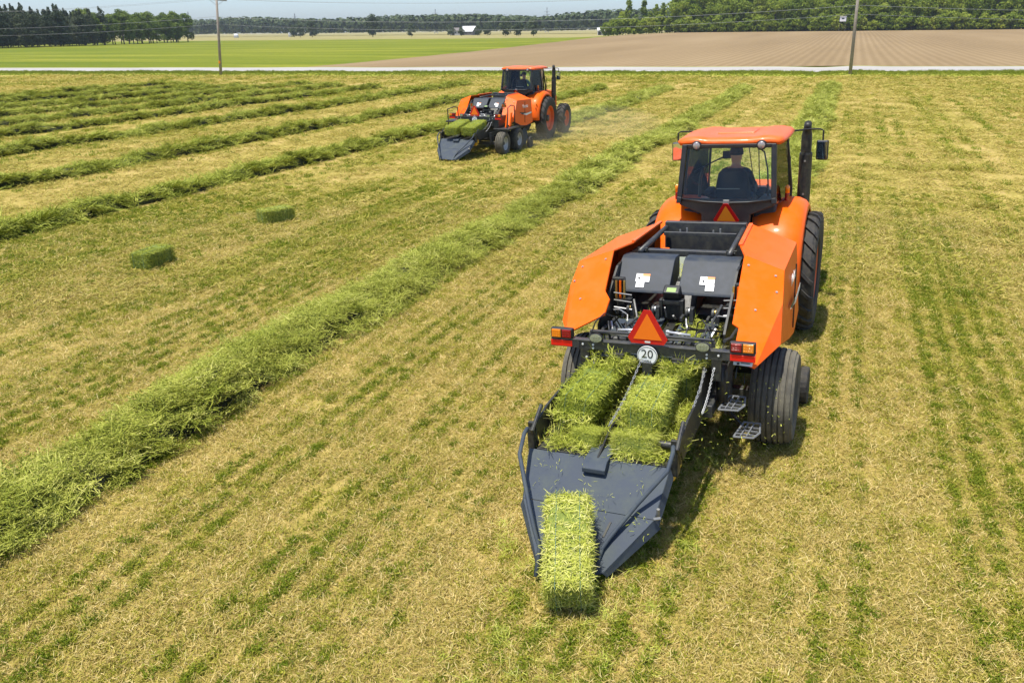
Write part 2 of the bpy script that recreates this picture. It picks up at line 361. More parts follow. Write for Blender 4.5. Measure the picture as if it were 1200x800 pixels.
# ------------------------------------------------------------------ plant clump prototypes and scattering
def strand_mesh(name, m, strands):
    """strands: list of (points, width, side vector) ribbons"""
    vs = []; fs = []
    for pts, wd, sv in strands:
        b = len(vs); n = len(pts)
        for i, p in enumerate(pts):
            ww = wd * (0.35 + 0.65 * sin(pi * (0.15 + 0.8 * i / (n - 1)))) * 0.5
            vs.append(p + sv * ww); vs.append(p - sv * ww)
        for i in range(n - 1): fs.append((b + 2 * i, b + 2 * i + 1, b + 2 * i + 3, b + 2 * i + 2))
    me = bpy.data.meshes.new(name); me.from_pydata([tuple(v) for v in vs], [], fs); me.materials.append(M[m])
    return me
def clump(name, m, n, rad, lmin, lmax, width, elev=(0.0, 0.5), zmax=0.05, curl=0.3, dirbias=None, leaf=0.0):
    S = []
    for _ in range(n):
        r = rad * sqrt(random.random()); a = random.uniform(0, 2 * pi)
        p = Vector((r * cos(a), r * sin(a), random.uniform(0, zmax) * (1 - 0.5 * r / rad)))
        L = random.uniform(lmin, lmax); az = random.uniform(0, 2 * pi) if dirbias is None else random.gauss(dirbias[0], dirbias[1])
        e = random.uniform(*elev); d = Vector((cos(az) * cos(e), sin(az) * cos(e), sin(e)))
        side = d.cross(Vector((random.gauss(0, .5), random.gauss(0, .5), 1))).normalized()
        bend = Vector((random.gauss(0, 1), random.gauss(0, 1), random.gauss(-0.6, .6))) * curl * L * 0.5
        pts = [p, p + d * L * 0.5 + bend * 0.5, p + d * L + bend * 0.2 + Vector((0, 0, -abs(bend.z) * 0.5))]
        if elev[1] < 1.0:
            pts = [Vector((q.x, q.y, max(q.z, 0.001))) for q in pts]
        S.append((pts, width * random.uniform(0.6, 1.4), side))
        if leaf and random.random() < leaf:
            for _k in range(3):
                q = pts[1].lerp(pts[2], random.random()); d2 = Vector((random.gauss(0, 1), random.gauss(0, 1), random.gauss(0.3, .6))).normalized()
                s2 = d2.cross(Vector((random.gauss(0, 1), random.gauss(0, 1), 1))).normalized(); l2 = width * random.uniform(2.0, 4.0)
                S.append(([q, q + d2 * l2 * .5, q + d2 * l2], width * 2.0, s2))
    return strand_mesh(name, m, S)
def proto_collection(name, meshes):
    c = bpy.data.collections.new(name)
    for i, me in enumerate(meshes):
        o = bpy.data.objects.new('%s_%02d' % (name, i), me); c.objects.link(o)
    return c
def scatter(name, pts, rot, scl, idx, coll, parent=None):
    me = bpy.data.meshes.new(name); n = len(pts)
    me.vertices.add(n); me.vertices.foreach_set('co', np.asarray(pts, np.float32).ravel())
    a = me.attributes.new('rot', 'FLOAT_VECTOR', 'POINT'); a.data.foreach_set('vector', np.asarray(rot, np.float32).ravel())
    a = me.attributes.new('scl', 'FLOAT', 'POINT'); a.data.foreach_set('value', np.asarray(scl, np.float32))
    a = me.attributes.new('idx', 'INT', 'POINT'); a.data.foreach_set('value', np.asarray(idx, np.int32))
    o = bpy.data.objects.new(name, me); COL.objects.link(o)
    if parent is not None: o.parent = parent
    g = bpy.data.node_groups.new(name + '_nodes', 'GeometryNodeTree')
    g.interface.new_socket('Geometry', in_out='INPUT', socket_type='NodeSocketGeometry')
    g.interface.new_socket('Geometry', in_out='OUTPUT', socket_type='NodeSocketGeometry')
    N = g.nodes; L = g.links
    gi = N.new('NodeGroupInput'); go = N.new('NodeGroupOutput'); iop = N.new('GeometryNodeInstanceOnPoints')
    ci = N.new('GeometryNodeCollectionInfo'); ci.inputs[0].default_value = coll; ci.inputs[1].default_value = True; ci.inputs[2].default_value = True
    def na(nm, dt):
        q = N.new('GeometryNodeInputNamedAttribute'); q.data_type = dt; q.inputs[0].default_value = nm; return q.outputs[0]
    L.new(gi.outputs[0], iop.inputs['Points']); L.new(ci.outputs[0], iop.inputs['Instance'])
    iop.inputs['Pick Instance'].default_value = True
    L.new(na('idx', 'INT'), iop.inputs['Instance Index'])
    er = N.new('FunctionNodeEulerToRotation'); L.new(na('rot', 'FLOAT_VECTOR'), er.inputs[0]); L.new(er.outputs[0], iop.inputs['Rotation'])
    L.new(na('scl', 'FLOAT'), iop.inputs['Scale']); L.new(iop.outputs[0], go.inputs[0])
    md = o.modifiers.new('scatter', 'NODES'); md.node_group = g
    o['kind'] = 'stuff'
    return o
# smooth value noise in numpy for scatter masks
_NT = RNG.random((257, 257))
def vnoise(x, y):
    xi = np.floor(x).astype(int); yi = np.floor(y).astype(int); fx = x - xi; fy = y - yi
    fx = fx * fx * (3 - 2 * fx); fy = fy * fy * (3 - 2 * fy); xi %= 256; yi %= 256
    a = _NT[xi, yi]; b = _NT[xi + 1, yi]; c = _NT[xi, yi + 1]; d = _NT[xi + 1, yi + 1]
    return (a * (1 - fx) + b * fx) * (1 - fy) + (c * (1 - fx) + d * fx) * fy
# ------------------------------------------------------------------ the land
def sheet(name, m, xs, ylo, yhi, nv, dz=0.0, vpow=1.0, prof=None):
    P = []
    for x in xs:
        a, b = (ylo(x) if callable(ylo) else ylo), (yhi(x) if callable(yhi) else yhi)
        row = []
        for k in range(nv + 1):
            t = (k / nv) ** vpow; y = a + (b - a) * t
            row.append((x, y, gzf(x, y) + dz + (prof(t) if prof else 0)))
        P.append(row)
    o = MB().grid(P).build(name, m, None, smooth=True)
    for p in o.data.polygons[:1]:
        if p.normal.z < 0: o.data.flip_normals()
    return tag(o, kind='structure')
xs_near = sorted(set(list(np.linspace(-320, -14, 60)) + list(np.arange(-14, 10, 0.5)) + list(np.linspace(10, 160, 30))))
field_edge = lambda X: road_near(X) - 9.4
sheet('hay_field', 'hay_soil', xs_near, -25.0, field_edge, 110, vpow=1.3)
sheet('road_verge', 'verge_soil', xs_near, field_edge, lambda X: road_near(X) - 0.2, 6)
sheet('gravel_road', 'gravel', xs_near, lambda X: road_near(X) - 0.2, lambda X: road_far(X) + 0.2, 8, prof=lambda t: 0.10 * 4 * t * (1 - t) + 0.02)
sheet('far_verge', 'verge_soil', xs_near, lambda X: road_far(X) + 0.2, lambda X: road_far(X) + 1.6, 3)
bnd = lambda Y: -71.0 - 0.115 * (Y - 103)
def field2(name, m, side):
    P = []
    for k in range(61):
        t = (k / 60) ** 1.6; row = []
        for j in range(41):
            if side < 0:
                X = -330 + (-72 + 330) * j / 40
            else:
                X = -72 + 320 * j / 40
            y0 = road_far(X) + 1.6
            y1 = (432 + 0.12 * (X + 300)) if side < 0 else 474
            Y = y0 + (y1 - y0) * t
            # the common border leans a little west with distance
            wgt = (1 - (X + 330) / 258) if side < 0 else (1 - (X + 72) / 320)
            if side < 0: Xs = X + (bnd(Y) + 72) * (1 - wgt) - 190 * wgt * t
            else: Xs = X + (bnd(Y) + 72) * wgt + 80 * (1 - wgt) * t
            row.append((Xs, Y, gzf(Xs, Y)))
        P.append(row)
    o = MB().grid(P).build(name, m, None, smooth=True)
    if o.data.polygons[0].normal.z < 0: o.data.flip_normals()
    return tag(o, kind='structure')
field2('green_field', 'crop_green', -1)
field2('ploughed_field', 'ploughed', 1)
def far_sheet():
    xs = list(np.linspace(-9000, -400, 20)) + list(np.linspace(-380, 300, 35)) + list(np.linspace(400, 9000, 16))
    ys = [-3000, -500, -100, -20, 20, 60, 100, 140, 180, 220, 260, 300, 340, 380, 420, 460, 500, 600, 800, 1200, 2500, 5000, 12000]
    P = [[(x, y, gzf(x, y) - 0.35) for y in ys] for x in xs]
    o = MB().grid(P).build('ground', 'far_ground', None, smooth=True)
    if o.data.polygons[0].normal.z < 0: o.data.flip_normals()
    tag(o, kind='structure')
far_sheet()
# ------------------------------------------------------------------ machines: shared pieces
def tyre_profile(R, r, w, sh=0.08):
    h = w / 2
    return [(r, -h * .80), (r + .03, -h * .90), ((R + r) / 2, -h), (R - sh, -h * .98), (R - sh * .35, -h * .88), (R, -h * .70), (R + .004, 0),
            (R, h * .70), (R - sh * .35, h * .88), (R - sh, h * .98), ((R + r) / 2, h), (r + .03, h * .90), (r, h * .80)]
def lug_tyre(parent, R, r, w, nl):
    b = MB(); Rc = R - 0.042
    b.lathe(tyre_profile(Rc, r, w), n=56, caps=False)
    for k in range(nl):
        for s in (-1, 1):
            a0 = 2 * pi * (k + (0.5 if s > 0 else 0)) / nl
            segs = [(0.01 * w, 0.0), (0.20 * w, 0.13), (0.38 * w, 0.24), (0.475 * w, 0.29)]
            P = []
            for i, (x, da) in enumerate(segs):
                top = (R, R, R - .012, R - .055)[i]; wl = 0.033
                for (rr, wd) in ((Rc - 0.03 if i < 3 else Rc - .10, wl * 1.4), (top, wl)):
                    for q in (-1, 1):
                        a = a0 + da * 0.85 + q * wd / R
                        P.append((s * x, rr * -sin(a), rr * cos(a)))
            # ring of 4 verts per seg: low-, low+, top-, top+
            fs = []
            for i in range(len(segs) - 1):
                A = i * 4; B = A + 4
                fs += [(A + 2, A + 3, B + 3, B + 2), (A, A + 2, B + 2, B), (A + 1, B + 1, B + 3, A + 3)]
            E = (len(segs) - 1) * 4
            fs += [(0, 1, 3, 2), (E, E + 2, E + 3, E + 1)]
            b.add(P, fs)
    return b.build('tyre', 'rubber', parent, smooth=False)
def ribbed_tyre(parent, R, r, w, ribs=7):
    h = w / 2; pr = [(r, -h * .80), (r + .03, -h * .92), ((R + r) / 2, -h), (R - .07, -h * .98)]
    xs = np.linspace(-h * .90, h * .90, ribs + 1)
    for i in range(ribs):
        a, c = xs[i], xs[i + 1]; g = 0.010
        f = lambda x: R - 0.055 * (abs(x) / h) ** 2.5
        pr += [(f(a + g) - .022, a + g * .6), (f(a + g), a + g), (f(c - g), c - g), (f(c - g) - .022, c - g * .6)]
    pr += [(R - .07, h * .98), ((R + r) / 2, h), (r + .03, h * .92), (r, h * .80)]
    b = MB(); b.lathe(pr, n=64, caps=False)
    return b.build('tyre', 'ribbed_rubber', parent, smooth=False)
def wheel(parent, c, R, r, w, kind, rimmat, side, nl=20):
    """the wheel disc is the part; tyre, hub and bolts are its sub-parts"""
    b = MB(); h = w / 2 * .82; o_ = side
    b.lathe([(r + .012, -h), (r - .02, -h + .02), (r - .05, -h * .3), (r - .05, h * .3), (r - .02, h - .02), (r + .012, h)], n=40, caps=False)
    b.lathe([(r - .045, o_ * h * .25), (r * .72, o_ * h * .42), (r * .45, o_ * h * .12), (0.02, o_ * h * .12)], n=40, caps=False)
    wh = b.build('wheel', rimmat, parent, smooth=False, loc=c)
    if kind == 'lug': lug_tyre(wh, R, r, w, nl)
    else: ribbed_tyre(wh, R, r, w, 7 if w > .4 else 4)
    part('hub', 'frame_metal', wh, lambda b: b.lathe([(r * .26, o_ * h * .05), (r * .26, o_ * h * .5), (r * .16, o_ * h * .62), (0.005, o_ * h * .62)], n=20))
    return wh
def smv(parent, c, size, tilt, core, name='slow_vehicle_triangle'):
    """truncated red triangle with an orange triangle on it, facing backwards (-y)"""
    def tri(H, cut):
        W = H * 1.12; k = cut
        return [(-W / 2 + k * .5, 0), (W / 2 - k * .5, 0), (W / 2, k * .85), (k * .5, H), (-k * .5, H), (-W / 2, k * .85)]
    H = size
    b = MB(); b.prism([(x, z - H / 2) for x, z in tri(H, H * .20)], 0.0, 0.006, 'y')
    o = b.build(name, 'smv_red', parent, loc=c); o.rotation_euler = (tilt, 0, 0)
    W = H * .80; h2 = H * .74
    b = MB(); b.prism([(-W / 2, -H / 2 + H * .135), (W / 2, -H / 2 + H * .135), (.004, -H / 2 + H * .135 + h2), (-.004, -H / 2 + H * .135 + h2)], -0.004, -0.001, 'y')
    b.build('fluorescent_triangle', core, o)
    return o
def person_mesh(name, parent, shirt):
    """seated operator, facing +y, arms to a steering wheel; one continuous skin surface"""
    J = {'pel': ((0, 0, .10), .150), 'bel': ((0, .0, .26), .145), 'che': ((0, -.01, .44), .155), 'shc': ((0, -.01, .555), .09), 'nek': ((0, .0, .63), .058), 'hd0': ((0, .02, .70), .075), 'hd1': ((0, .025, .78), .098), 'hd2': ((0, .015, .86), .085), 'nose': ((0, .118, .775), .016)}
    E = [('pel', 'bel'), ('bel', 'che'), ('che', 'shc'), ('shc', 'nek'), ('nek', 'hd0'), ('hd0', 'hd1'), ('hd1', 'hd2'), ('hd1', 'nose')]
    for s, n in ((-1, 'L'), (1, 'R')):
        J.update({'sh' + n: ((s * .185, -.01, .54), .072), 'el' + n: ((s * .26, .12, .33), .052), 'wr' + n: ((s * .17, .36, .38), .034), 'ha' + n: ((s * .145, .43, .40), .038),
                  'hp' + n: ((s * .10, .04, .08), .105), 'kn' + n: ((s * .17, .44, .12), .072), 'an' + n: ((s * .16, .50, -.30), .045), 'to' + n: ((s * .17, .68, -.34), .042),
                  'ear' + n: ((s * .088, .02, .775), .017)})
        E += [('shc', 'sh' + n), ('sh' + n, 'el' + n), ('el' + n, 'wr' + n), ('wr' + n, 'ha' + n), ('pel', 'hp' + n), ('hp' + n, 'kn' + n), ('kn' + n, 'an' + n), ('an' + n, 'to' + n), ('hd1', 'ear' + n)]
        for q, (dx, L) in enumerate(((-.028, .055), (-.010, .065), (.010, .062), (.028, .050))):
            J['f%d%s' % (q, n)] = ((s * .145 + dx, .43 + L, .385), .011); J['g%d%s' % (q, n)] = ((s * .145 + dx * 1.1, .43 + L * .9, .345), .009)
            E += [('ha' + n, 'f%d%s' % (q, n)), ('f%d%s' % (q, n), 'g%d%s' % (q, n))]
        J['th' + n] = ((s * .10, .44, .43), .012); E.append(('ha' + n, 'th' + n))
    ks = list(J); me = bpy.data.meshes.new(name); me.from_pydata([J[k][0] for k in ks], [(ks.index(a), ks.index(b)) for a, b in E], [])
    o = bpy.data.objects.new(name, me); COL.objects.link(o)
    o.modifiers.new('skin', 'SKIN')
    if not me.skin_vertices: 
        bm = bmesh.new(); bm.from_mesh(me); bm.verts.layers.skin.verify(); bm.to_mesh(me); bm.free()
    for i, k in enumerate(ks):
        sv = me.skin_vertices[0].data[i]; sv.radius = (J[k][1] * (1.15 if k in ('che', 'bel', 'pel') else 1), J[k][1] * (.85 if k in ('che', 'bel') else 1)); sv.use_root = (k == 'pel')
    o.modifiers.new('sub', 'SUBSURF').levels = 1
    dg = bpy.context.evaluated_depsgraph_get(); m2 = bpy.data.meshes.new_from_object(o.evaluated_get(dg)); bpy.data.objects.remove(o)
    m2.name = name; m2.materials.clear()
    for q in ('skin', shirt, 'trousers', 'boots'): m2.materials.append(M[q])
    for p in m2.polygons:
        c = p.center; p.use_smooth = True
        if c.z > .60 or (c.y > .33 and c.z > .30 and abs(c.x) < .25): p.material_index = 0
        elif c.z > .20 and c.y < .36: p.material_index = 1
        elif c.z < -.27: p.material_index = 3
        else: p.material_index = 2
    o = bpy.data.objects.new(name, m2); COL.objects.link(o)
    # cap: crown and brim
    b = MB(); b.lathe([(.106, .80), (.108, .84), (.095, .89), (.06, .92), (.004, .93)], c=(0, .015, 0), axis='z', n=18)
    P = []
    for i in range(9):
        a = -1.15 + 2.3 * i / 8; P.append((sin(a) * .10, .015 + cos(a) * .10, .815))
    Q = [(x * 1.0, y + .085 * cos((i - 4) / 4 * 1.3), z - .015) for i, (x, y, z) in enumerate(P)]
    b.plate(P + Q[::-1], .008)
    b.build('cap', 'cap_dark', o, smooth=True)
    # eyes
    for s in (-1, 1): part('eye', 'decal_black', o, lambda b: b.lathe([(.002, -.006), (.010, -.003), (.010, .003), (.002, .006)], c=(s * .034, .106, .79), axis='y', n=8))
    return o

# ------------------------------------------------------------------ tractor
def make_tractor():
    T = empty('tractor')
    WB = 2.62
    for s in (-1, 1):
        wheel(T, (s * 1.09, 0, .925), .925, .53, .46, 'lug', 'rim_orange', s, 22)
        wheel(T, (s * 1.00, WB, .675), .675, .36, .42, 'lug', 'rim_orange', s, 18)
    part('rear_axle', 'frame_metal', T, lambda b: b.lathe([(.13, -1.0), (.15, -.5), (.24, -.3), (.24, .3), (.15, .5), (.13, 1.0)], c=(0, 0, .925), n=20))
    part('transmission', 'frame_metal', T, lambda b: (b.box(-.26, .26, -.62, 1.1, .62, 1.25), b.box(-.20, .20, 1.1, 2.9, .60, 1.10)), bevel=.03)
    part('front_axle', 'frame_metal', T, lambda b: (b.beam((-.85, WB, .66), (.85, WB, .66), .16, .18), b.box(-.18, .18, WB - .25, WB + .25, .55, .80)), bevel=.02)
    # hood with sloping nose, engine sides, grille and lamps
    hp = [(1.15, 1.22), (3.25, 1.05), (3.42, 1.20), (3.40, 1.62), (3.10, 1.86), (2.2, 1.98), (1.15, 2.04)]
    part('hood', 'orange', T, lambda b: b.prism(hp, -.40, .40), bevel=.07, seg=3)
    part('grille', 'black_plastic', T, lambda b: (b.box(-.30, .30, 3.41, 3.435, 1.15, 1.55), [b.box(-.30, .30, 3.436, 3.45, 1.18 + k * .06, 1.20 + k * .06) for k in range(6)]), bevel=.004)
    for s in (-1, 1):
        part('headlight', 'lamp_pink', T, lambda b: b.obox((s * .27, 3.37, 1.66), (.20, .06, .10), (.5, 0, 0)), bevel=.01)
        part('side_grille', 'black_plastic', T, lambda b: (b.box(s * .402, s * .417, 1.4, 3.0, 1.22, 1.62), [b.box(s * .416, s * .428, 1.45 + k * .1, 1.50 + k * .1, 1.25, 1.60) for k in range(15)]))
        # front fender
        def ff(b):
            P = []
            for i in range(9):
                a = radians(35 + 115 * i / 8); P.append([(s * x, WB - .76 * cos(a), .675 + .76 * sin(a)) for x in (.80, 1.0, 1.18)])
            b.grid(P)
    # rear fenders
    for s in (-1, 1):
        def rf(b):
            P = []
            cs = [(.36, .93), (.365, 1.03), (.40, 1.09), (.50, 1.135), (.66, 1.155), (.84, 1.155), (.97, 1.14), (1.06, 1.10), (1.11, 1.04), (1.12, .975)]
            for i in range(25):
                a = radians(28 + 152 * i / 24)
                f = 1.0 - 0.05 * max(0, (i - 17) / 7)
                P.append([(s * x, cos(a) * r * f * 1.02, .925 + sin(a) * r * (1 if i < 17 else 1)) for x, r in cs])
            b.grid(P)
        fd = part('rear_fender', 'orange', T, rf, solid=.02, smooth=True)
        part('inner_fender', 'black_plastic', T, lambda b: b.prism([(cos(radians(a)) * 1.05, .925 + sin(radians(a)) * 1.05) for a in range(20, 150, 12)], s * .40, s * .42))
        part('fender_lamp', 'lens_amber', T, lambda b: b.obox((s * 1.0, -.985, 1.58), (.055, .05, .11), (.35, 0, 0)), bevel=.012)
        part('fender_bolt', 'black_plastic', T, lambda b: b.obox((s * 1.0, -1.06, 1.42), (.03, .03, .09), (.2, 0, 0)), bevel=.008)
        # beacon on fender top
        part('beacon_base', 'lens_red', T, lambda b: b.lathe([(.032, 2.10), (.034, 2.20), (.030, 2.21)], c=(s * .83, -.34, 0), axis='z', n=12))
        part('beacon_lamp', 'lens_amber', T, lambda b: b.lathe([(.033, 2.212), (.036, 2.30), (.022, 2.33), (.003, 2.335)], c=(s * .83, -.34, 0), axis='z', n=12), smooth=True)
    # cab posts
    post = {'rear': lambda s: [(s * .70, -.815, 2.13), (s * .69, -.80, 2.22), (s * .645, -.66, 2.98)],
            'mid': lambda s: [(s * .80, .18, 1.40), (s * .83, .16, 2.2), (s * .74, .10, 2.98)],
            'front': lambda s: [(s * .62, 1.18, 1.45), (s * .63, 1.16, 2.2), (s * .56, .98, 2.98)]}
    for nm, wd in (('rear', .075), ('mid', .06), ('front', .06)):
        for s in (-1, 1):
            P = post[nm](s)
            part('cab_post', 'black_plastic', T, lambda b: (b.beam(P[0], P[1], wd, wd, (0, 1, 0)), b.beam(P[1], P[2], wd, wd, (0, 1, 0))), bevel=.012)
    part('cab_floor', 'black_plastic', T, lambda b: (b.prism([(-.78, -.6), (.78, -.6), (.80, .2), (.60, 1.2), (-.60, 1.2), (-.80, .2)], 1.38, 1.46, 'z'), b.box(-.60, .60, 1.14, 1.17, 1.46, 2.0)), bevel=.01)
    part('window_header', 'black_plastic', T, lambda b: (b.box(-.645, .645, -.68, -.61, 2.925, 2.985), b.box(-.56, .56, .95, 1.01, 2.92, 2.98)), bevel=.01, each=True)
    # rear body panel below the window
    part('rear_body_panel', 'brown_panel', T, lambda b: (b.prism([(-.34, 1.25), (.34, 1.25), (.36, 1.96), (.70, 2.10), (.70, 2.18), (-.70, 2.18), (-.70, 2.10), (-.36, 1.96)], -.80, -.66, 'y'),), bevel=.02)
    # windows
    rw = [(-.66, -.80, 2.20), (-.33, -.845, 2.17), (.0, -.86, 2.16), (.33, -.845, 2.17), (.66, -.80, 2.20)]; tw = [(-.61, -.655, 2.965), (-.30, -.665, 2.965), (0, -.67, 2.965), (.30, -.665, 2.965), (.61, -.655, 2.965)]
    rwin = part('rear_window', 'glass', T, lambda b: b.grid([rw, tw]), solid=.006)
    part('window_seal', 'black_plastic', T, lambda b: b.tube([(x, y - .012, z - .01) for x, y, z in rw], .014, 6), smooth=True)
    part('rear_wiper', 'black_plastic', rwin, lambda b: b.tube([(.30, -.69, 2.93), (.36, -.74, 2.62), (.40, -.79, 2.40)], .007, 5))
    part('window_latch', 'steel', rwin, lambda b: b.obox((.02, -.875, 2.16), (.09, .03, .07)), bevel=.006)
    part('windscreen', 'glass', T, lambda b: b.grid([[(-.60, 1.15, 2.0), (0, 1.22, 2.0), (.60, 1.15, 2.0)], [(-.53, .97, 2.965), (0, 1.0, 2.965), (.53, .97, 2.965)]]), solid=.006)
    for s in (-1, 1):
        part('side_window', 'glass', T, lambda b: b.plate([(s * .715, -.74, 2.12), (s * .835, .12, 2.05), (s * .755, .08, 2.96), (s * .66, -.62, 2.96)], .006))
        dr = part('door', 'glass', T, lambda b: b.plate([(s * .82, .20, 1.5), (s * .64, 1.12, 1.5), (s * .645, 1.12, 2.2), (s * .575, .96, 2.95), (s * .75, .14, 2.95), (s * .845, .20, 2.2)], .006))
        part('door_handle', 'black_plastic', dr, lambda b: b.obox((s * .84, .32, 1.95), (.04, .16, .05)), bevel=.01)
    # roof: two low humps with a dip between them
    def roof(b):
        nx, ny = 25, 17; top = []; bot = []
        for j in range(ny):
            v = -1 + 2 * j / (ny - 1); rt = []; rb = []
            for i in range(nx):
                u = -1 + 2 * i / (nx - 1)
                wdt = .815 * (1 - .05 * abs(v) ** 6 - (.05 if v > 0 else .02) * abs(v)); ly = .93
                su = (abs(u) ** 8 + abs(v) ** 8)
                x = u * wdt; y = .28 + v * ly - .035 * (1 - u * u) * (1 if v < 0 else -1) * abs(v)
                edge = max(abs(u), abs(v)); e = max(0, (edge - .90) / .10)
                hump = exp(-((abs(u) - .66) / .17) ** 4) * .028
                z = 3.065 + hump * (1 - .3 * abs(v)) - .035 * max(0, v) ** 2 - .045 * e ** 2.5
                rt.append((x, y, z)); rb.append((x * (1 - .05 * e), y * (1 - .03 * e), 2.965 + .02 * (1 - e)))
            top.append(rt); bot.append(rb)
        b.grid(top); b.grid(bot)
        n0 = nx * ny
        ring = [j * nx + i for j, i in ([(0, i) for i in range(nx)] + [(j, nx - 1) for j in range(1, ny)] + [(ny - 1, i) for i in range(nx - 2, -1, -1)] + [(j, 0) for j in range(ny - 2, 0, -1)])]
        b.f += [(ring[k], ring[(k + 1) % len(ring)], n0 + ring[(k + 1) % len(ring)], n0 + ring[k]) for k in range(len(ring))]
    rf_ = part('cab_roof', 'roof_orange', T, roof, smooth=True)
    part('roof_hatch', 'roof_orange', rf_, lambda b: b.box(-.28, .28, .0, .55, 3.05, 3.082), bevel=.02)
    for s in (-1, 1):
        lp = part('work_lamp', 'black_plastic', T, lambda b: b.lathe([(.062, -.69), (.074, -.675), (.070, -.62), (.01, -.60)], c=(s * .47, 0, 2.965), axis='y', n=20))
        part('lamp_glass', 'lamp_pink', lp, lambda b: b.lathe([(.004, -.700), (.040, -.698), (.054, -.692), (.054, -.685)], c=(s * .47, 0, 2.965), axis='y', n=20), smooth=True)
        # mirrors
        x0 = s * 1.19
        mr = part('mirror', 'black_plastic', T, lambda b: b.obox((x0, 1.30, 2.63), (.19, .07, .32), (.0, 0, -s * .15)), bevel=.025, seg=3)
        part('mirror_glass', 'mirror', mr, lambda b: b.obox((x0 + s * -.003, 1.262, 2.63), (.155, .006, .28), (.0, 0, -s * .15)), bevel=.002)
        part('mirror_arm', 'black_plastic', mr, lambda b: b.tube([(s * .60, 1.08, 2.95), (s * .95, 1.28, 2.97), (s * 1.14, 1.32, 2.965), (s * 1.19, 1.32, 2.94), (s * 1.19, 1.32, 2.78)], .014, 8))
        part('grab_rail', 'black_plastic', T, lambda b: b.tube([(s * .66, 1.10, 1.7), (s * .72, 1.10, 1.75), (s * .72, 1.05, 2.55), (s * .62, 1.02, 2.65)], .013, 7))
        part('cab_step', 'black_plastic', T, lambda b: ([b.box(min(s * .80, s * 1.10), max(s * .80, s * 1.10), .80, 1.10, .50 + .30 * k, .53 + .30 * k) for k in range(3)], b.beam((s * .82, 1.12, .48), (s * .82, 1.12, 1.4), .03, .05)), bevel=.006, each=True)
        part('fuel_tank', 'black_plastic', T, lambda b: b.box(min(s * .30, s * .72), max(s * .30, s * .72), .55, 1.75, .60, 1.15), bevel=.07, seg=3)
    # exhaust stack on the right
    def ex(b):
        b.tube([(.93, 1.45, 1.55), (.93, 1.42, 1.70), (.93, 1.42, 2.86), (.935, 1.39, 2.98), (.945, 1.32, 3.06)], [.085, .085, .085, .062, .058], 16)
    st = part('exhaust_stack', 'black_metal', T, ex, smooth=True)
    part('heat_shield', 'black_metal', st, lambda b: b.lathe([(.098, 1.75), (.104, 1.78), (.104, 2.55), (.098, 2.58)], c=(.93, 1.42, 0), axis='z', n=20))
    for z in (1.9, 2.45): part('clamp_bolt', 'steel', st, lambda b: b.obox((.93, 1.31, z), (.03, .02, .03)))
    part('exhaust_bracket', 'black_metal', st, lambda b: b.box(.55, .93, 1.36, 1.46, 1.50, 1.60), bevel=.01)
    # hitch
    part('drawbar', 'black_metal', T, lambda b: b.box(-.06, .06, -1.15, .2, .48, .53), bevel=.008)
    for s in (-1, 1):
        part('lift_arm', 'black_metal', T, lambda b: b.tube([(s * .30, -.35, .70), (s * .42, -.80, .68), (s * .44, -1.10, .72)], .04, 8))
        part('lift_rod', 'steel', T, lambda b: b.tube([(s * .36, -.66, 1.35), (s * .42, -.80, .70)], .025, 8))
        part('hydraulic_coupler', 'steel', T, lambda b: (b.tube([(s * .50, -.82, 1.72), (s * .50, -.88, 1.74)], .025, 8), b.tube([(s * .56, -.82, 1.72), (s * .56, -.88, 1.74)], .025, 8)), each=True)
    part('top_link', 'steel', T, lambda b: b.tube([(.0, -.78, 1.25), (.0, -1.0, 1.10)], .03, 8))
    smv(T, (.03, -.93, 2.00), .34, .35, 'smv_amber')
    # inside the cab
    seat = part('seat', 'seat_fabric', T, lambda b: b.box(-.26, .26, -.12, .40, 1.82, 1.96), bevel=.05, seg=3)
    part('backrest', 'seat_fabric', seat, lambda b: b.prism([(-.26, 1.92), (.26, 1.92), (.27, 2.20), (.22, 2.48), (.16, 2.55), (-.16, 2.55), (-.22, 2.48), (-.27, 2.20)], -.25, -.10, 'y'), bevel=.05, seg=3)
    part('backrest_strip', 'steel', seat, lambda b: b.box(-.23, .12, -.258, -.252, 2.245, 2.26))
    for s in (-1, 1): part('armrest', 'seat_fabric', seat, lambda b: b.box(s * .40 - .06, s * .40 + .06, -.15, .30, 2.12, 2.20), bevel=.03)
    part('seat_base', 'black_plastic', seat, lambda b: b.box(-.22, .22, -.1, .34, 1.46, 1.82), bevel=.02)
    part('dashboard', 'dash_plastic', T, lambda b: b.prism([(.72, 1.46), (1.12, 1.46), (1.12, 2.10), (.92, 2.20), (.78, 2.10)], -.22, .22), bevel=.03)
    part('steering_wheel', 'black_plastic', T, lambda b: (b.tube([(.19 * cos(a), .62 + .16 * sin(a), 2.22 + .10 * sin(a)) for a in np.linspace(0, 2 * pi, 25)], .014, 7), b.tube([(0, .62, 2.22), (0, .85, 2.05)], .03, 7), b.beam((-.18, .62, 2.22), (.18, .62, 2.22), .03, .015)))
    part('side_console', 'dash_plastic', T, lambda b: (b.box(.38, .70, -.55, .35, 1.46, 2.08), b.box(-.70, -.42, -.55, .20, 1.46, 1.98)), bevel=.04, seg=3, each=True)
    mo = part('monitor', 'black_plastic', T, lambda b: b.obox((-.18, .30, 2.70), (.13, .04, .12), (0, 0, .3)), bevel=.01)
    part('monitor_arm', 'black_plastic', mo, lambda b: b.tube([(-.66, .15, 2.45), (-.42, .25, 2.58), (-.18, .30, 2.69)], .012, 6))
    part('control_lever', 'black_plastic', T, lambda b: (b.tube([(.50, .15, 2.08), (.48, .20, 2.25)], .02, 6), b.tube([(-.55, .0, 1.98), (-.55, .05, 2.35), (-.50, .05, 2.55)], .025, 6)), each=True)
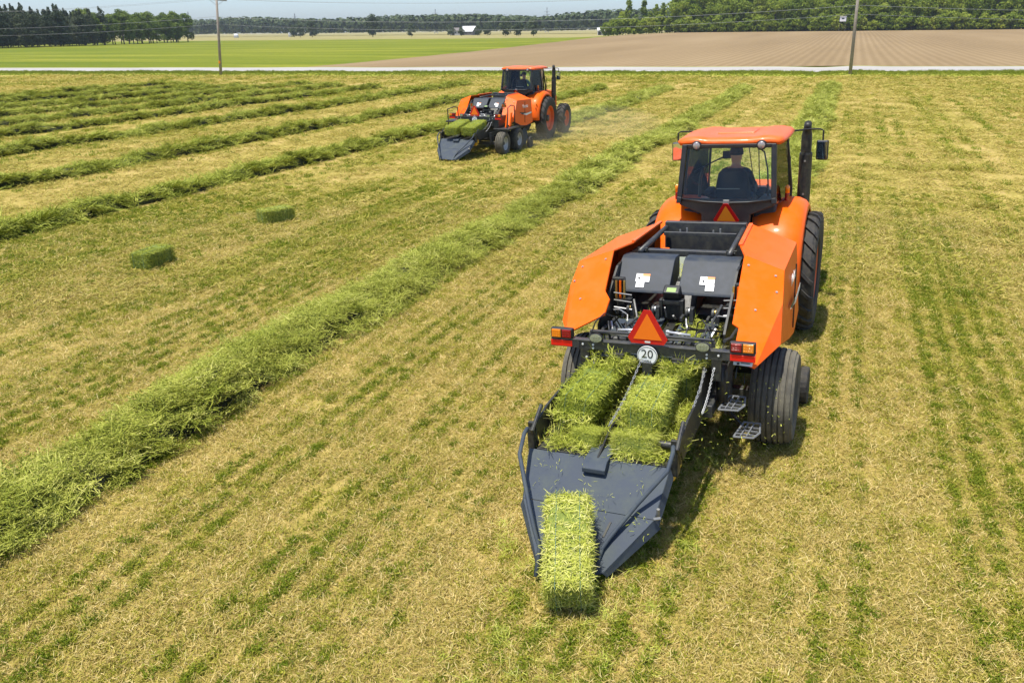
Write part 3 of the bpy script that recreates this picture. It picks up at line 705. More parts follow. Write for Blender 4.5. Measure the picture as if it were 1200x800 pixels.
    part('interior_cable', 'black_plastic', T, lambda b: (b.tube([(.38, -.60, 2.95), (.50, -.55, 2.85), (.56, -.58, 2.6), (.58, -.60, 2.35)], .012, 6), b.tube([(.30, .3, 2.97), (.32, .35, 2.5), (.36, .30, 2.1)], .008, 5)), each=True)
    return T

def squash(o, zc, k):
    for v in o.data.vertices: v.co.z = zc + (v.co.z - zc) * k
# ------------------------------------------------------------------ baler
def make_baler(tandem):
    Bq = empty('baler')
    def P(name, m, fn, par=None, **k): return part(name, m, par or Bq, fn, **k)
    # frame
    for s in (-1, 1):
        P('frame_rail', 'frame_metal', lambda b: b.box(s * .66 - .05, s * .66 + .05, -1.15, 2.6, .72, .86), bevel=.01)
    P('tongue', 'frame_metal', lambda b: (b.beam((-.30, 2.5, .80), (0, 3.15, .56), .12, .14), b.beam((.30, 2.5, .80), (0, 3.15, .56), .12, .14), b.box(-.08, .08, 2.9, 3.22, .50, .58)), bevel=.01)
    P('driveshaft', 'black_plastic', lambda b: b.tube([(0, 2.55, 1.05), (0, 3.60, .92)], .075, 14), smooth=True)
    P('flywheel', 'frame_metal', lambda b: b.lathe([(.05, 2.30), (.42, 2.32), (.45, 2.38), (.45, 2.50), (.40, 2.54), (.05, 2.54)], c=(0, 0, 1.20), axis='y', n=32))
    P('gearbox', 'frame_metal', lambda b: b.box(-.30, .30, 1.75, 2.30, .95, 1.60), bevel=.04)
    if tandem: WH = [(-1.05, .46, .34), (.40, .46, .34)]
    else: WH = [(0.0, .56, .48)]
    for (yy, R, wd) in WH:
        for s in (-1, 1):
            wheel(Bq, ((s * 1.16) if tandem else (1.22 if s > 0 else -1.0), yy, R), R, R * .55, wd, 'rib', 'rim_grey', s)
        P('axle', 'frame_metal', lambda b: b.beam((-1.05, yy, WH[0][1]), (1.05, yy, WH[0][1]), .12, .12), bevel=.01)
        P('axle_bracket', 'frame_metal', lambda b: [b.box(s * .70 - .04, s * .70 + .04, yy - .12, yy + .12, WH[0][1], .74) for s in (-1, 1)], each=True)
    if tandem:
        for s in (-1, 1): P('walking_beam', 'frame_metal', lambda b: b.beam((s * .93, -1.05, .46), (s * .93, .40, .46), .10, .16), bevel=.01)
        # small platform with orange twine-rack uprights behind the shield on the right
        P('platform', 'frame_metal', lambda b: b.box(.82, 1.45, -1.15, -.05, .98, 1.03), bevel=.006)
        for k in range(2): P('rack_upright', 'orange', lambda b: b.prism([(-.90 + k * .42, 1.04), (-.72 + k * .42, 1.04), (-.62 + k * .42, 1.55), (-.74 + k * .42, 1.55)], 1.20, 1.25), bevel=.01)
        P('rack_rail', 'black_metal', lambda b: b.tube([(1.38, -1.05, 1.03), (1.38, -1.0, 1.80), (1.30, -.5, 1.85), (1.30, -.15, 1.80), (1.30, -.1, 1.05)], .022, 7))
        P('rack_rail', 'black_metal', lambda b: b.tube([(-1.15, -1.05, 1.03), (-1.15, -1.1, 1.70), (-1.10, -.6, 1.75), (-1.10, -.3, 1.70), (-1.05, -.3, 1.05)], .022, 7))
        P('side_guard', 'black_metal', lambda b: (b.box(-1.25, -.85, -1.1, -.2, 1.20, 1.26), b.box(.70, .98, -1.0, -.1, 1.05, 1.45)), bevel=.01, each=True)
    # pickup under the front
    P('pickup_drum', 'black_metal', lambda b: b.lathe([(.20, -1.0), (.22, -.98), (.22, .98), (.20, 1.0)], c=(0, 1.55, .40), n=20))
    P('pickup_tines', 'steel', lambda b: [b.tube([(x, 1.55 + .22 * cos(a), .40 + .22 * sin(a)), (x, 1.55 + .36 * cos(a + .2), .40 + .36 * sin(a + .2))], .007, 4) for k, x in enumerate(np.linspace(-.95, .95, 22)) for a in (k * .7, k * .7 + 2.1, k * .7 + 4.2)], kind='stuff')
    for s in (-1, 1):
        P('pickup_end_plate', 'slate', lambda b: b.lathe([(.34, s * 1.02), (.36, s * 1.03), (.36, s * 1.05), (.005, s * 1.05)], c=(0, 1.55, .42), n=24))
        gw = P('gauge_wheel', 'rubber', lambda b: b.lathe(tyre_profile(.24, .11, .11, .03), c=(s * 1.46, 1.15, .24), n=24))
        part('gauge_arm', 'frame_metal', gw, lambda b: (b.beam((s * 1.38, 1.15, .24), (s * 1.20, 1.55, .45), .03, .05), b.lathe([(.11, s * 1.44), (.02, s * 1.42)], c=(0, 1.15, .24), n=16)))
    # side shields
    for s in (-1, 1):
        A = (s * .62, 2.05, 2.10); Bp = (s * 1.20, 1.95, 1.90); C = (s * 1.215, .32, 1.955); D = (s * .775, .32, 2.115); Ei = (s * .655, .80, 2.11)
        F = (s * 1.255, -.10, 1.70); G = (s * 1.285, -.42, 1.34); H = (s * 1.10, -.97, 1.255); I = (s * .87, -.97, 1.338); K = (s * .87, -.60, 1.551); K2 = (s * .80, -.58, 1.588)
        Lf = (s * 1.285, .60, 1.05); Lb = (s * 1.285, 1.20, .92); Bf = (s * 1.27, 1.95, .98); Af = (s * .62, 2.05, 1.30)
        if tandem:
            F = (s * 1.255, .05, 1.625); G = (s * 1.285, -.22, 1.22); H = (s * 1.20, -.42, 1.08); I = (s * .90, -.42, 1.19); K = (s * .87, -.25, 1.411); K2 = (s * .80, -.22, 1.47); Lf = (s * 1.285, .60, .98)
        if not tandem and s < 0:
            F = (-1.22, -.02, 1.745); G = (-1.20, -.40, 1.42); H = (-1.02, -.78, 1.393); I = (-.60, -.66, 1.615); K = (-.60, -.45, 1.736); K2 = (-.70, -.30, 1.786)
        vs = [A, Bp, C, D, Ei, F, G, H, I, K, K2, Lf, Lb, Bf, Af]
        nm = dict(zip('A B C D E F G H I K k L l b a'.split(), range(15)))
        fs = ['ABCDE', 'DCFKk', 'FHIK', 'FGH', 'BblLGFC', 'ABba'] if True else []
        fs = ['ABCDE', 'DCFHIKk', 'FGH', 'CBblLGF', 'ABba']
        b = MB(); b.add(vs, [[nm[c] for c in f] for f in fs])
        sh_ = b.build('side_shield', 'orange', Bq, solid=.018, recalc=True)
        if s > 0: tag(sh_, 'right-hand orange side shield with beige-looking shaded outer face')
        for (bx1, by1) in ((1.0, -.32), (1.14, .20), (.84, .20), (1.18, 0.0)):
            bo = part('shield_bolt', 'steel', sh_, lambda b: b.lathe([(.014, -.012), (.014, .012)], axis='z', n=10)); bo.location = (s * bx1, by1, 2.213 - .364 * bx1 + .575 * by1 + .008); bo.rotation_euler = (-.52 * -1, s * .3, 0)
        part('panel_seam', 'black_plastic', sh_, lambda b: b.box(s * 1.284, s * 1.300, 1.02, 1.026, 1.05, 1.86))
        P('shield_lip', 'roof_orange', lambda b: b.beam((s * .66, .80, 2.125), (s * .61, 2.03, 2.115), .05, .03), bevel=.006)
        P('hinge_rod', 'frame_metal', lambda b: b.tube([(s * .55, .70, 2.02), (s * .52, 1.98, 2.05)], .035, 10), smooth=True)
        P('inner_side_wall', 'black_metal', lambda b: b.prism([(-.55, .95), (2.1, .95), (2.1, 1.90), (.75, 1.98), (.25, 1.95), (-.55, 1.45)], s * .70, s * .725))
        text_part('lettering', 'Kubota', .20, 'white_paint', sh_, (s * 1.262, 1.15, 1.68), (pi / 2 - .06 * 0, 0, s * pi / 2), .002)
        part('stripe', 'white_paint', sh_, lambda b: b.prism([(.50, 1.45), (1.20, 1.32), (1.75, 1.36), (1.75, 1.42), (1.20, 1.40)], s * 1.2945, s * 1.2965))
        part('stripe', 'decal_black', sh_, lambda b: b.prism([(.45, 1.50), (.75, 1.38), (1.20, 1.44), (.8, 1.46)], s * 1.2975, s * 1.2985))
    # top opening: cross beams, front box, deck inside
    P('cross_beam', 'frame_metal', lambda b: b.box(-.50, .50, .86, .95, 1.93, 2.01), bevel=.008)
    P('cross_beam', 'frame_metal', lambda b: b.box(-.48, .48, 1.66, 1.70, 2.01, 2.06), bevel=.006)
    P('front_box', 'frame_metal', lambda b: b.box(-.55, .55, 2.02, 2.12, 1.55, 2.12), bevel=.01)
    for s in (-1, 1):
        P('latch', 'steel', lambda b: (b.box(s * .22 - .08, s * .22 + .07, 1.705, 1.73, 2.025, 2.04), b.obox((s * .22 + .04, 1.72, 2.07), (.02, .02, .08)), b.obox((s * .22 - .05, 1.72, 2.06), (.02, .02, .05))))
        cp = P('corner_plate', 'black_metal', lambda b: b.obox((s * .55, .84, 1.96), (.13, .03, .16)), bevel=.005)
        part('bolt', 'steel', cp, lambda b: [b.lathe([(.011, .815), (.011, .830)], c=(s * .55 + dx, 0, 1.96 + dz), axis='y', n=8) for dx in (-.035, .035) for dz in (-.05, 0, .05)], each=True)
    P('feed_deck', 'black_metal', lambda b: (b.box(-.70, .70, .60, 2.0, 1.20, 1.28), b.prism([(.6, 1.28), (1.9, 1.28), (1.7, 1.55), (.9, 1.60)], -.16, .16)), bevel=.01)
    P('deck_plate', 'lamp_lens', lambda b: b.prism([(.96, 1.50), (1.64, 1.72), (1.64, 1.74), (.96, 1.52)], -.50, .50), bevel=.004)
    P('hose_guide', 'orange', lambda b: b.prism([(1.0, 1.80), (1.25, 1.86), (1.25, 1.95), (1.0, 1.88)], -.40, -.30), bevel=.01)
    # two slate hoods
    for s in (-1, 1):
        x0, x1 = (s * .055, s * .715); x0, x1 = min(x0, x1), max(x0, x1)
        hd = P('knotter_hood', 'slate_light', lambda b: b.prism([(.72, 2.00), (.52, 2.015), (.44, 1.985), (.14, 1.70), (.12, 1.66), (.16, 1.66), (.46, 1.955), (.53, 1.985), (.72, 1.97)], x0, x1), bevel=.008)
        part('hood_side', 'slate_light', hd, lambda b: [b.prism([(.72, 1.97), (.53, 1.985), (.46, 1.955), (.16, 1.67), (.50, 1.66), (.72, 1.75)], xx, xx + .008) for xx in (x0 + .001, x1 - .009)], each=True)
        # decal on the sloped face
        n = Vector((0, -.285, .30)).normalized(); ang = math.atan2(.285, .30)
        dec = part('decal', 'white_paint', hd, lambda b: b.obox((s * .385 - .01, .245, 1.812), (.17, .11, .004), (ang, 0, 0)))
        part('decal', 'white_paint', hd, lambda b: b.obox((s * .385 + .03 * s, .178, 1.748), (.10, .085, .004), (ang, 0, 0)))
        part('decal_strip', 'decal_orange', hd, lambda b: b.obox((s * .385 + .03, .270, 1.841), (.09, .03, .004), (ang, 0, 0)))
        part('decal_mark', 'decal_black', hd, lambda b: (b.obox((s * .385 - .05, .240, 1.812), (.035, .015, .004), (ang, 0, .6)), b.obox((s * .385 - .04, .228, 1.800), (.045, .006, .004), (ang, 0, 0)), b.obox((s * .385 + .04 * s, .172, 1.746), (.05, .012, .003), (ang, 0, 0))))
        # twine tensioners at the sides of the hoods
        tq = 0 if s > 0 else .17
        tn = P('tensioner', 'black_metal', lambda b: (b.box(s * .78 - .05, s * .78 + .05, .02, .08, 1.40, 1.86), b.box(s * .72 - .08, s * .72 + .08, -.04, .06, 1.58, 1.62), b.box(s * .80 - .07, s * .80 + .07, -.02, .05, 1.83, 1.87)), bevel=.006)
        for k in range(3):
            part('spring', 'brass' if k != 1 else 'orange', tn, lambda b: b.tube([(s * (.72 + .05 * k), -.03, 1.62), (s * (.72 + .05 * k), -.02, 1.84)], .014, 7))
            part('tension_bar', 'white_paint' if k == 0 else 'steel', tn, lambda b: b.tube([(s * .62, -.06, 1.50 + .09 * k), (s * .84, -.06, 1.52 + .09 * k)], .009, 6))
        part('tension_arm', 'frame_metal', tn, lambda b: (b.tube([(s * .60, -.04, 1.62), (s * .52, -.20, 1.45), (s * .60, -.40, 1.40)], .016, 7), b.tube([(s * .80, -.10, 1.40), (s * .80, -.62, 1.44), (s * .76, -.80, 1.47)], .02, 7)), each=True)
        tn.location.x = tq
        # chamber density rails on top of the hay
        for (a0, a1, wdt) in ((.10, .24, .0), (.40, .54, .0)):
            P('density_rail', 'slate', lambda b: b.prism([(.30, 1.335), (-1.02, 1.275), (-1.02, 1.255), (.30, 1.315)], s * a0, s * a1), bevel=.004)
        P('chamber_side', 'black_metal', lambda b: b.prism([(.5, .80), (-1.25, .80), (-1.25, 1.05), (-1.05, 1.25), (.5, 1.33)], s * .585, s * .61), bevel=.004)
        P('tension_cylinder', 'frame_metal', lambda b: (b.tube([(s * .32, -.72, 1.36), (s * .62, -.72, 1.36)], .035, 10), b.tube([(s * .10, -.72, 1.36), (s * .34, -.72, 1.36)], .018, 8)), smooth=True)
        P('hydraulic_ram', 'bright_steel', lambda b: b.tube([(s * .18, -.88, 1.47), (s * .46, -.88, 1.48)], .022, 8), smooth=True)
        P('hydraulic_ram', 'bright_steel', lambda b: b.tube([(s * .14, -.80, 1.52), (s * .40, -.80, 1.50)], .016, 8), smooth=True)
        for k in range(4):
            P('hose', 'black_plastic', lambda b: b.tube([(s * (.20 + .1 * k), -.80, 1.38), (s * (.25 + .1 * k), -.68, 1.50 + .05 * (k % 2)), (s * (.32 + .1 * k), -.50, 1.46), (s * (.46 + .07 * k), -.25, 1.38)], .011, 6), smooth=True)
    P('service_box', 'slate', lambda b: (b.box(-.60, -.34, -.55, -.10, 1.30, 1.40), b.lathe([(.05, 1.40), (.05, 1.415), (.03, 1.42)], c=(-.47, -.30, 0), axis='z', n=14)), bevel=.01)
    for s in (-1, 1):
        for k, xx in enumerate((.20, .50)):
            kn = P('knotter', 'frame_metal', lambda b: (b.lathe([(.055, s * xx - .018), (.06, s * xx - .012), (.06, s * xx + .012), (.055, s * xx + .018)], c=(0, -.02, 1.50), n=16), b.obox((s * xx + .05, .0, 1.47), (.05, .10, .16)), b.obox((s * xx - .05, -.06, 1.44), (.03, .14, .05))), bevel=.004)
            part('cam_disc', 'brass' if k else 'bright_steel', kn, lambda b: b.lathe([(.03, s * xx + .019), (.034, s * xx + .024), (.034, s * xx + .032), (.01, s * xx + .036)], c=(0, -.03, 1.52), n=12))
            part('twine_finger', 'bright_steel', kn, lambda b: b.tube([(s * xx, -.08, 1.44), (s * xx + .02, -.16, 1.40), (s * xx + .05, -.22, 1.345)], .009, 6))
        P('valve_block', 'bright_steel', lambda b: b.box(s * .30 - .035, s * .30 + .035, -.66, -.58, 1.37, 1.43), bevel=.006)
        P('fitting', 'white_paint', lambda b: b.tube([(s * .11, -.62, 1.40), (s * .11, -.62, 1.47)], .020, 8))
        P('fitting', 'bright_steel', lambda b: b.tube([(s * .56, -.50, 1.38), (s * .60, -.42, 1.46)], .014, 8))
        P('twine_guide', 'bright_steel', lambda b: b.tube([(s * .66, .0, 1.42), (s * .66, -.10, 1.50), (s * .58, -.14, 1.52), (s * .50, -.12, 1.46)], .008, 6))
    cl = P('control_column', 'black_metal', lambda b: (b.box(-.10, .10, .10, .26, 1.35, 1.68), b.box(-.14, .14, .02, .12, 1.56, 1.62), b.obox((-.12, .05, 1.52), (.04, .10, .22)), b.obox((.13, .05, 1.50), (.04, .10, .26))), bevel=.01)
    part('column_housing', 'black_plastic', cl, lambda b: b.obox((0, .08, 1.70), (.20, .14, .12), (.5, 0, 0)), bevel=.02)
    part('display', 'screen_green', cl, lambda b: b.obox((0, .036, 1.742), (.11, .07, .006), (.5, 0, 0)), bevel=.002)
    part('column_lever', 'steel', cl, lambda b: (b.tube([(-.05, .0, 1.42), (-.05, -.08, 1.56)], .010, 6), b.tube([(.06, .0, 1.40), (.06, -.12, 1.48)], .012, 6)), each=True)
    P('centre_channel', 'black_metal', lambda b: b.prism([(.5, .90), (-1.1, .90), (-1.1, 1.26), (.5, 1.34)], -.055, .055), bevel=.006)
    # light bar
    lb = P('light_bar', 'frame_metal', lambda b: (b.box(-.78, .78, -1.03, -.97, 1.33, 1.42), b.box(-1.11, 1.11, -1.045, -.965, 1.422, 1.442)), bevel=.005)
    part('upper_rail', 'frame_metal', lb, lambda b: (b.box(-.68, .68, -.96, -.92, 1.50, 1.53), b.box(-.69, -.65, -.96, -.92, 1.44, 1.50), b.box(.65, .69, -.96, -.92, 1.44, 1.50)), bevel=.004)
    for s in (-1, 1): part('bar_bracket', 'black_metal', lb, lambda b: (b.box(s * .72 - .03, s * .72 + .03, -1.0, -.55, 1.22, 1.33), b.box(s * .72 - .05, s * .72 + .05, -1.032, -.96, 1.10, 1.33)))
    part('bolt', 'white_paint', lb, lambda b: [b.lathe([(.012, -1.042), (.012, -1.03)], c=(s * x, 0, z), axis='y', n=8) for s in (-1, 1) for x, z in ((.62, 1.39), (.62, 1.35), (.74, 1.39), (.70, 1.24))], each=True)
    for s in (-1, 1):
        bk = part('lamp_housing', 'black_plastic', lb, lambda b: b.box(min(s * .85, s * 1.11), max(s * .85, s * 1.11), -1.05, -.985, 1.445, 1.555), bevel=.012)
        part('tail_lamp', 'lens_red', lb, lambda b: (b.box(s * .92 - .052, s * .92 + .052, -1.066, -1.05, 1.455, 1.545), [b.box(s * .92 - .045 + .03 * k, s * .92 - .023 + .03 * k, -1.070, -1.066, 1.46 + .028 * j, 1.48 + .028 * j) for k in range(3) for j in range(3)]), bevel=.003)
        part('turn_lamp', 'lens_amber', lb, lambda b: (b.box(s * 1.04 - .052, s * 1.04 + .052, -1.066, -1.05, 1.455, 1.545), [b.box(s * 1.04 - .046 + .024 * k, s * 1.04 - .030 + .024 * k, -1.070, -1.066, 1.46 + .028 * j, 1.48 + .028 * j) for k in range(4) for j in range(3)]), bevel=.003)
        part('reflector', 'reflector_red', lb, lambda b: b.box(min(s * .86, s * 1.11), max(s * .86, s * 1.11), -1.052, -1.046, 1.352, 1.420), bevel=.002)
        part('reflector_plate', 'frame_metal', lb, lambda b: b.box(min(s * .78, s * 1.112), max(s * .78, s * 1.112), -1.045, -1.035, 1.345, 1.421))
        wl = part('work_light', 'black_plastic', lb, lambda b: b.lathe([(.075, -1.06), (.080, -1.05), (.06, -1.0), (.02, -.98)], c=(s * .58, 0, 1.475), axis='y', n=22))
        squash(wl, 1.475, .68)
        lg = part('lamp_glass', 'lamp_lens', lb, lambda b: ([b.lathe([(.012, -1.071), (.014, -1.066)], c=(s * .58 + .03 * i, 0, 1.475 + .026 * j), axis='y', n=8) for i in (-1, 0, 1) for j in (-1, 0, 1)], b.lathe([(.068, -1.066), (.070, -1.058)], c=(s * .58, 0, 1.475), axis='y', n=22)))
        squash(lg, 1.475, .68)
        part('bar_cable', 'black_plastic', lb, lambda b: b.tube([(s * .66, -.96, 1.50), (s * .62, -.93, 1.62), (s * .54, -.85, 1.70), (s * .46, -.72, 1.62), (s * .42, -.60, 1.45)], .008, 6))
        part('clip_plate', 'black_metal', lb, lambda b: (b.box(s * .33 - .07, s * .33 + .07, -1.09, -1.0, 1.30, 1.325), b.box(s * .33 - .06, s * .33 + .06, -1.10, -1.085, 1.27, 1.30)), bevel=.004)
    sm = smv(Bq, (0, -1.075, 1.655), .385, .05, 'smv_orange')
    part('maker_strip', 'white_paint', sm, lambda b: b.box(-.03, .03, -.0030, -.0010, -.178, -.160))
    sg = P('speed_sign', 'sign_white', lambda b: b.lathe([(.004, -1.085), (.098, -1.085), (.110, -1.083), (.110, -1.075), (.004, -1.075)], c=(0, 0, 1.335), axis='y', n=40))
    part('sign_ring', 'decal_black', sg, lambda b: b.tube([(.102 * cos(a), -1.0855, 1.335 + .102 * sin(a)) for a in np.linspace(0, 2 * pi, 41)], .003, 5))
    text_part('number', '20', .135, 'decal_black', sg, (0, -1.087, 1.352), (pi / 2, 0, 0), .0008).data.name = 'number'
    text_part('unit_text', 'MPH', .042, 'decal_black', sg, (0, -1.087, 1.272), (pi / 2, 0, 0), .0008)
    # exit trays behind the chambers
    P('tray_floor', 'black_metal', lambda b: b.prism([(-.9, .70), (-2.30, .68), (-2.30, .72), (-.9, .74)], -.82, .57), bevel=.006)
    P('centre_divider', 'black_plastic', lambda b: b.prism([(-1.5, .74), (-2.42, .72), (-2.42, .75), (-2.05, .86), (-1.85, .88), (-1.5, .84)], -.16, -.14), bevel=.004)
    P('divider_foot', 'slate', lambda b: b.prism([(-2.12, .775), (-2.44, .755), (-2.52, .70), (-2.52, .655), (-2.12, .735)], -.27, -.04), bevel=.006)
    for s in (-1, 1):
        xs = .60 if s > 0 else -.85
        P('tray_side', 'black_metal', lambda b: (b.prism([(-1.0, .70), (-2.1, .70), (-2.25, .95), (-1.9, 1.02), (-1.0, 1.05)], xs - .012, xs + .012), b.tube([(xs, -2.20, .72), (xs, -2.32, .92), (xs, -2.05, 1.08)], .022, 7)), bevel=.003)
    # chains holding the tray
    for x0, y0, z0, x1, y1, z1 in ((-.06, -1.08, 1.30, -.145, -2.02, .93), (.62, -1.08, 1.24, .58, -1.95, .95), (.70, -1.06, 1.24, .68, -1.55, .95)):
        n = 26; ch = MB()
        a = Vector((x0, y0, z0)); e = Vector((x1, y1, z1)); d = (e - a) / n; dn = d.normalized()
        u1 = dn.cross(Vector((1, 0, 0))).normalized(); u2 = dn.cross(u1).normalized()
        for k in range(n):
            c = a + d * (k + .5) + Vector((0, 0, -.05 * sin(pi * (k + .5) / n))); u = u1 if k % 2 else u2; L = d.length * .75
            ring = [c + dn * L * cos(t) + u * .0095 * sin(t) for t in np.linspace(0, 2 * pi, 9)]
            ch.tube(ring, .0040, 5)
        ch.build('chain', 'chain_steel', Bq)
    # roller with yellow bracket at the right tray end
    P('roller', 'black_metal', lambda b: b.lathe([(.035, .26), (.04, .27), (.04, .53), (.035, .54)], c=(0, -2.10, .84), n=16))
    P('yellow_bracket', 'yellow_paint', lambda b: (b.prism([(-1.95, .56), (-2.22, .58), (-2.20, .76), (-2.10, .92), (-2.0, .90)], .545, .57), b.lathe([(.10, .32), (.105, .34), (.105, .53), (.10, .54)], c=(0, -2.10, .58), n=20)), bevel=.008)
    # the drop chute
    z = lambda y: .72 - (-2.33 - y) * .65
    Y0, Y1, Y2 = -2.33, -2.78, -3.27
    ct = P('drop_chute', 'slate', lambda b: b.plate([(-.88, Y0, z(Y0)), (.54, Y0, z(Y0)), (.50, Y1, z(Y1)), (-.78, Y1, z(Y1))], .012))
    part('lower_plate', 'slate', ct, lambda b: b.plate([(-.78, Y1 - .004, z(Y1) - .004), (.50, Y1 - .004, z(Y1) - .004), (.16, Y2, z(Y2)), (.06, Y2 - .03, z(Y2) - .02), (-.46, Y2, z(Y2))], .012))
    part('folded_edge', 'slate', ct, lambda b: b.plate([(.50, Y1, z(Y1)), (.16, Y2, z(Y2)), (.19, Y2 + .03, z(Y2) - .05), (.55, Y1 + .03, z(Y1) - .10)], .008))
    part('folded_edge', 'slate', ct, lambda b: b.plate([(-.78, Y1, z(Y1)), (-.46, Y2, z(Y2)), (-.49, Y2 + .03, z(Y2) - .05), (-.83, Y1 + .03, z(Y1) - .10)], .008))
    part('upper_edge', 'slate', ct, lambda b: (b.plate([(.54, Y0, z(Y0)), (.50, Y1, z(Y1)), (.53, Y1 + .02, z(Y1) - .10), (.57, Y0, z(Y0) - .10)], .008), b.plate([(-.88, Y0, z(Y0)), (-.78, Y1, z(Y1)), (-.81, Y1 + .02, z(Y1) - .10), (-.91, Y0, z(Y0) - .10)], .008)), each=True)
    part('chute_arm', 'frame_metal', ct, lambda b: [b.beam((x, Y0 + .02, z(Y0) - .06), (x, -1.3, .66), .06, .08) for x in (-.62, .40)], each=True)
    zz = z(Y0)
    part('guide_rod', 'slate', ct, lambda b: (b.tube([(-.88, -2.36, .96), (-.885, -2.44, .94), (-.84, -2.68, .84), (-.60, -3.06, .52), (-.50, -3.20, .38), (-.43, -3.27, .26), (-.40, -3.46, .08)], .021, 8)), smooth=True)
    part('guide_rod', 'slate', ct, lambda b: (b.tube([(.57, -2.34, .96), (.585, -2.42, .94), (.57, -2.56, .82), (.34, -2.76, .55), (.16, -3.02, .33), (.11, -3.11, .26), (.08, -3.28, .07)], .021, 8)), smooth=True)
    for x in (-.88, .57): part('rod_post', 'black_metal', ct, lambda b: (b.box(x - .035, x + .035, Y0 + .03, Y0 + .14, zz - .10, zz + .20), b.box(x - .045, x + .045, Y0 + .08, Y0 + .12, zz + .12, zz + .25)), bevel=.005)
    part('chute_slot', 'black_metal', ct, lambda b: b.obox((.10, -2.93, z(-2.93) + .010), (.02, .16, .006), (math.atan(.65), 0, -.25)))
    part('chute_spring', 'steel', ct, lambda b: (b.tube([(.52, Y1 + .05, z(Y1) - .02), (.53, Y1 + .03, z(Y1) + .10)], .016, 7), b.tube([(.50, Y1 - .02, z(Y1) + .02), (.56, Y1, z(Y1) + .03)], .014, 6)))
    # steps at the right, behind the wheel
    if not tandem:
        for (x, y, zc) in ((.86, -.92, .80), (1.03, -.95, .52)):
            st = P('step_tread', 'step_grey', lambda b: (b.tube([(x - .10, y - .16, zc), (x + .10, y - .16, zc + .01), (x + .15, y - .04, zc + .02), (x + .13, y + .16, zc + .03), (x - .04, y + .16, zc + .03), (x - .10, y - .16, zc)], .012, 6),
                [b.beam((x - .09 + .02 * k, y - .10 + .09 * k, zc + .01), (x + .13, y - .10 + .09 * k, zc + .01), .014, .02) for k in range(3)], [b.beam((x - .03 + .06 * k, y - .15, zc + .012), (x + .01 + .06 * k, y + .15, zc + .03), .012, .02) for k in range(2)]))
            part('step_bracket', 'black_metal', st, lambda b: b.beam((x - .05, y + .10, zc), (.72, y + .35, zc + .12), .03, .05))
        P('hanging_shield', 'rubber', lambda b: b.prism([(-.95, .70), (-.55, .62), (-.50, 1.22), (-1.0, 1.22)], .80, .815), bevel=.004)
        P('rear_damper', 'black_plastic', lambda b: b.tube([(.76, -.93, 1.25), (.77, -.93, .85)], .06, 12), smooth=True)
        sd = P('safety_decal', 'white_paint', lambda b: b.plate([(1.075, -.985, 1.268), (.885, -.985, 1.276), (.885, -.955, 1.315), (1.08, -.955, 1.308)], .004)); sd.location = (0, -.012, .014)
        part('decal_mark', 'decal_black', sd, lambda b: (b.obox((.935, -.988, 1.292), (.025, .004, .022), (-.6, 0, .2)), b.obox((1.01, -.986, 1.300), (.09, .003, .008), (-.6, 0, 0))))
    return Bq

# ------------------------------------------------------------------ hay bales
def bale_protos(k, hay='bale_hay', out_amt=1.0):
    """surface strands of one bale 0.95 long (y), 0.46 wide (x), 0.37 high, origin at the bottom centre"""
    rnd = random.Random(100 + k); S = []
    Wd, Ln, Ht = .46, .95, .36
    for i in range(5200):
        f = rnd.random(); 
        if f < .42: n = Vector((0, 0, 1)); p = Vector((rnd.uniform(-.5, .5) * Wd, rnd.uniform(-.5, .5) * Ln, Ht))
        elif f < .74: s = rnd.choice((-1, 1)); n = Vector((s, 0, 0)); p = Vector((s * Wd / 2, rnd.uniform(-.5, .5) * Ln, rnd.random() * Ht))
        else: s = rnd.choice((-1, 1)); n = Vector((0, s, 0)); p = Vector((rnd.uniform(-.5, .5) * Wd, s * Ln / 2, rnd.random() * Ht))
        flake = .016 * sin(p.y * 2 * pi / .115) + .010 * sin(p.y * 19 + k)
        p += n * (flake * .6 - .004)
        t = Vector((rnd.gauss(0, 1.0), rnd.gauss(0, .55), rnd.gauss(0, .8))); t = t - n * t.dot(n) * .88
        if t.length < .01: continue
        t.normalize(); L = rnd.uniform(.03, .11); out = n * out_amt * (rnd.uniform(0, .014) if rnd.random() < .86 else rnd.uniform(.02, .05))
        e_ = sum((abs(p.x) > Wd * .44, abs(p.y) > Ln * .45, abs(p.z - Ht / 2) > Ht * .40)); p -= Vector((p.x, p.y, p.z - Ht / 2)) * (.05 * max(0, e_ - 1))
        pts = [p, p + t * L * .5 + out, p + t * L + out * rnd.uniform(-.6, 1.2)]
        S.append((pts, rnd.uniform(.0035, .0085), t.cross(n + Vector((rnd.gauss(0, .4), rnd.gauss(0, .4), rnd.gauss(0, .4)))).normalized()))
    return strand_mesh('strands', hay, S)
def bale_core_mesh(k):
    rnd = random.Random(200 + k); P = []
    b = MB(); nx, ny, nz = 6, 15, 5; Wd, Ln, Ht = .44, .93, .345
    bm = bmesh.new()
    bmesh.ops.create_cube(bm, size=1.0); bmesh.ops.subdivide_edges(bm, edges=bm.edges, cuts=8, use_grid_fill=True)
    for v in bm.verts:
        c = v.co.copy(); q = Vector((c.x * Wd, c.y * Ln, c.z * Ht))
        r = 1 - .09 * (abs(2 * c.x) ** 6 * abs(2 * c.z) ** 6 + abs(2 * c.y) ** 6 * abs(2 * c.z) ** 6 + abs(2 * c.x) ** 6 * abs(2 * c.y) ** 6)
        q *= r; f = .014 * sin(q.y * 2 * pi / .115) - .012 * (abs(2 * c.y) > .9); q.x += f * (1 if c.x > 0 else -1) + rnd.gauss(0, .004); q.z += f * (1 if c.z > 0 else 0) + rnd.gauss(0, .004) + .18; q.y += rnd.gauss(0, .006)
        v.co = q
    me = bpy.data.meshes.new('bale_body'); bm.to_mesh(me); bm.free(); me.materials.append(M['bale_core'])
    return me
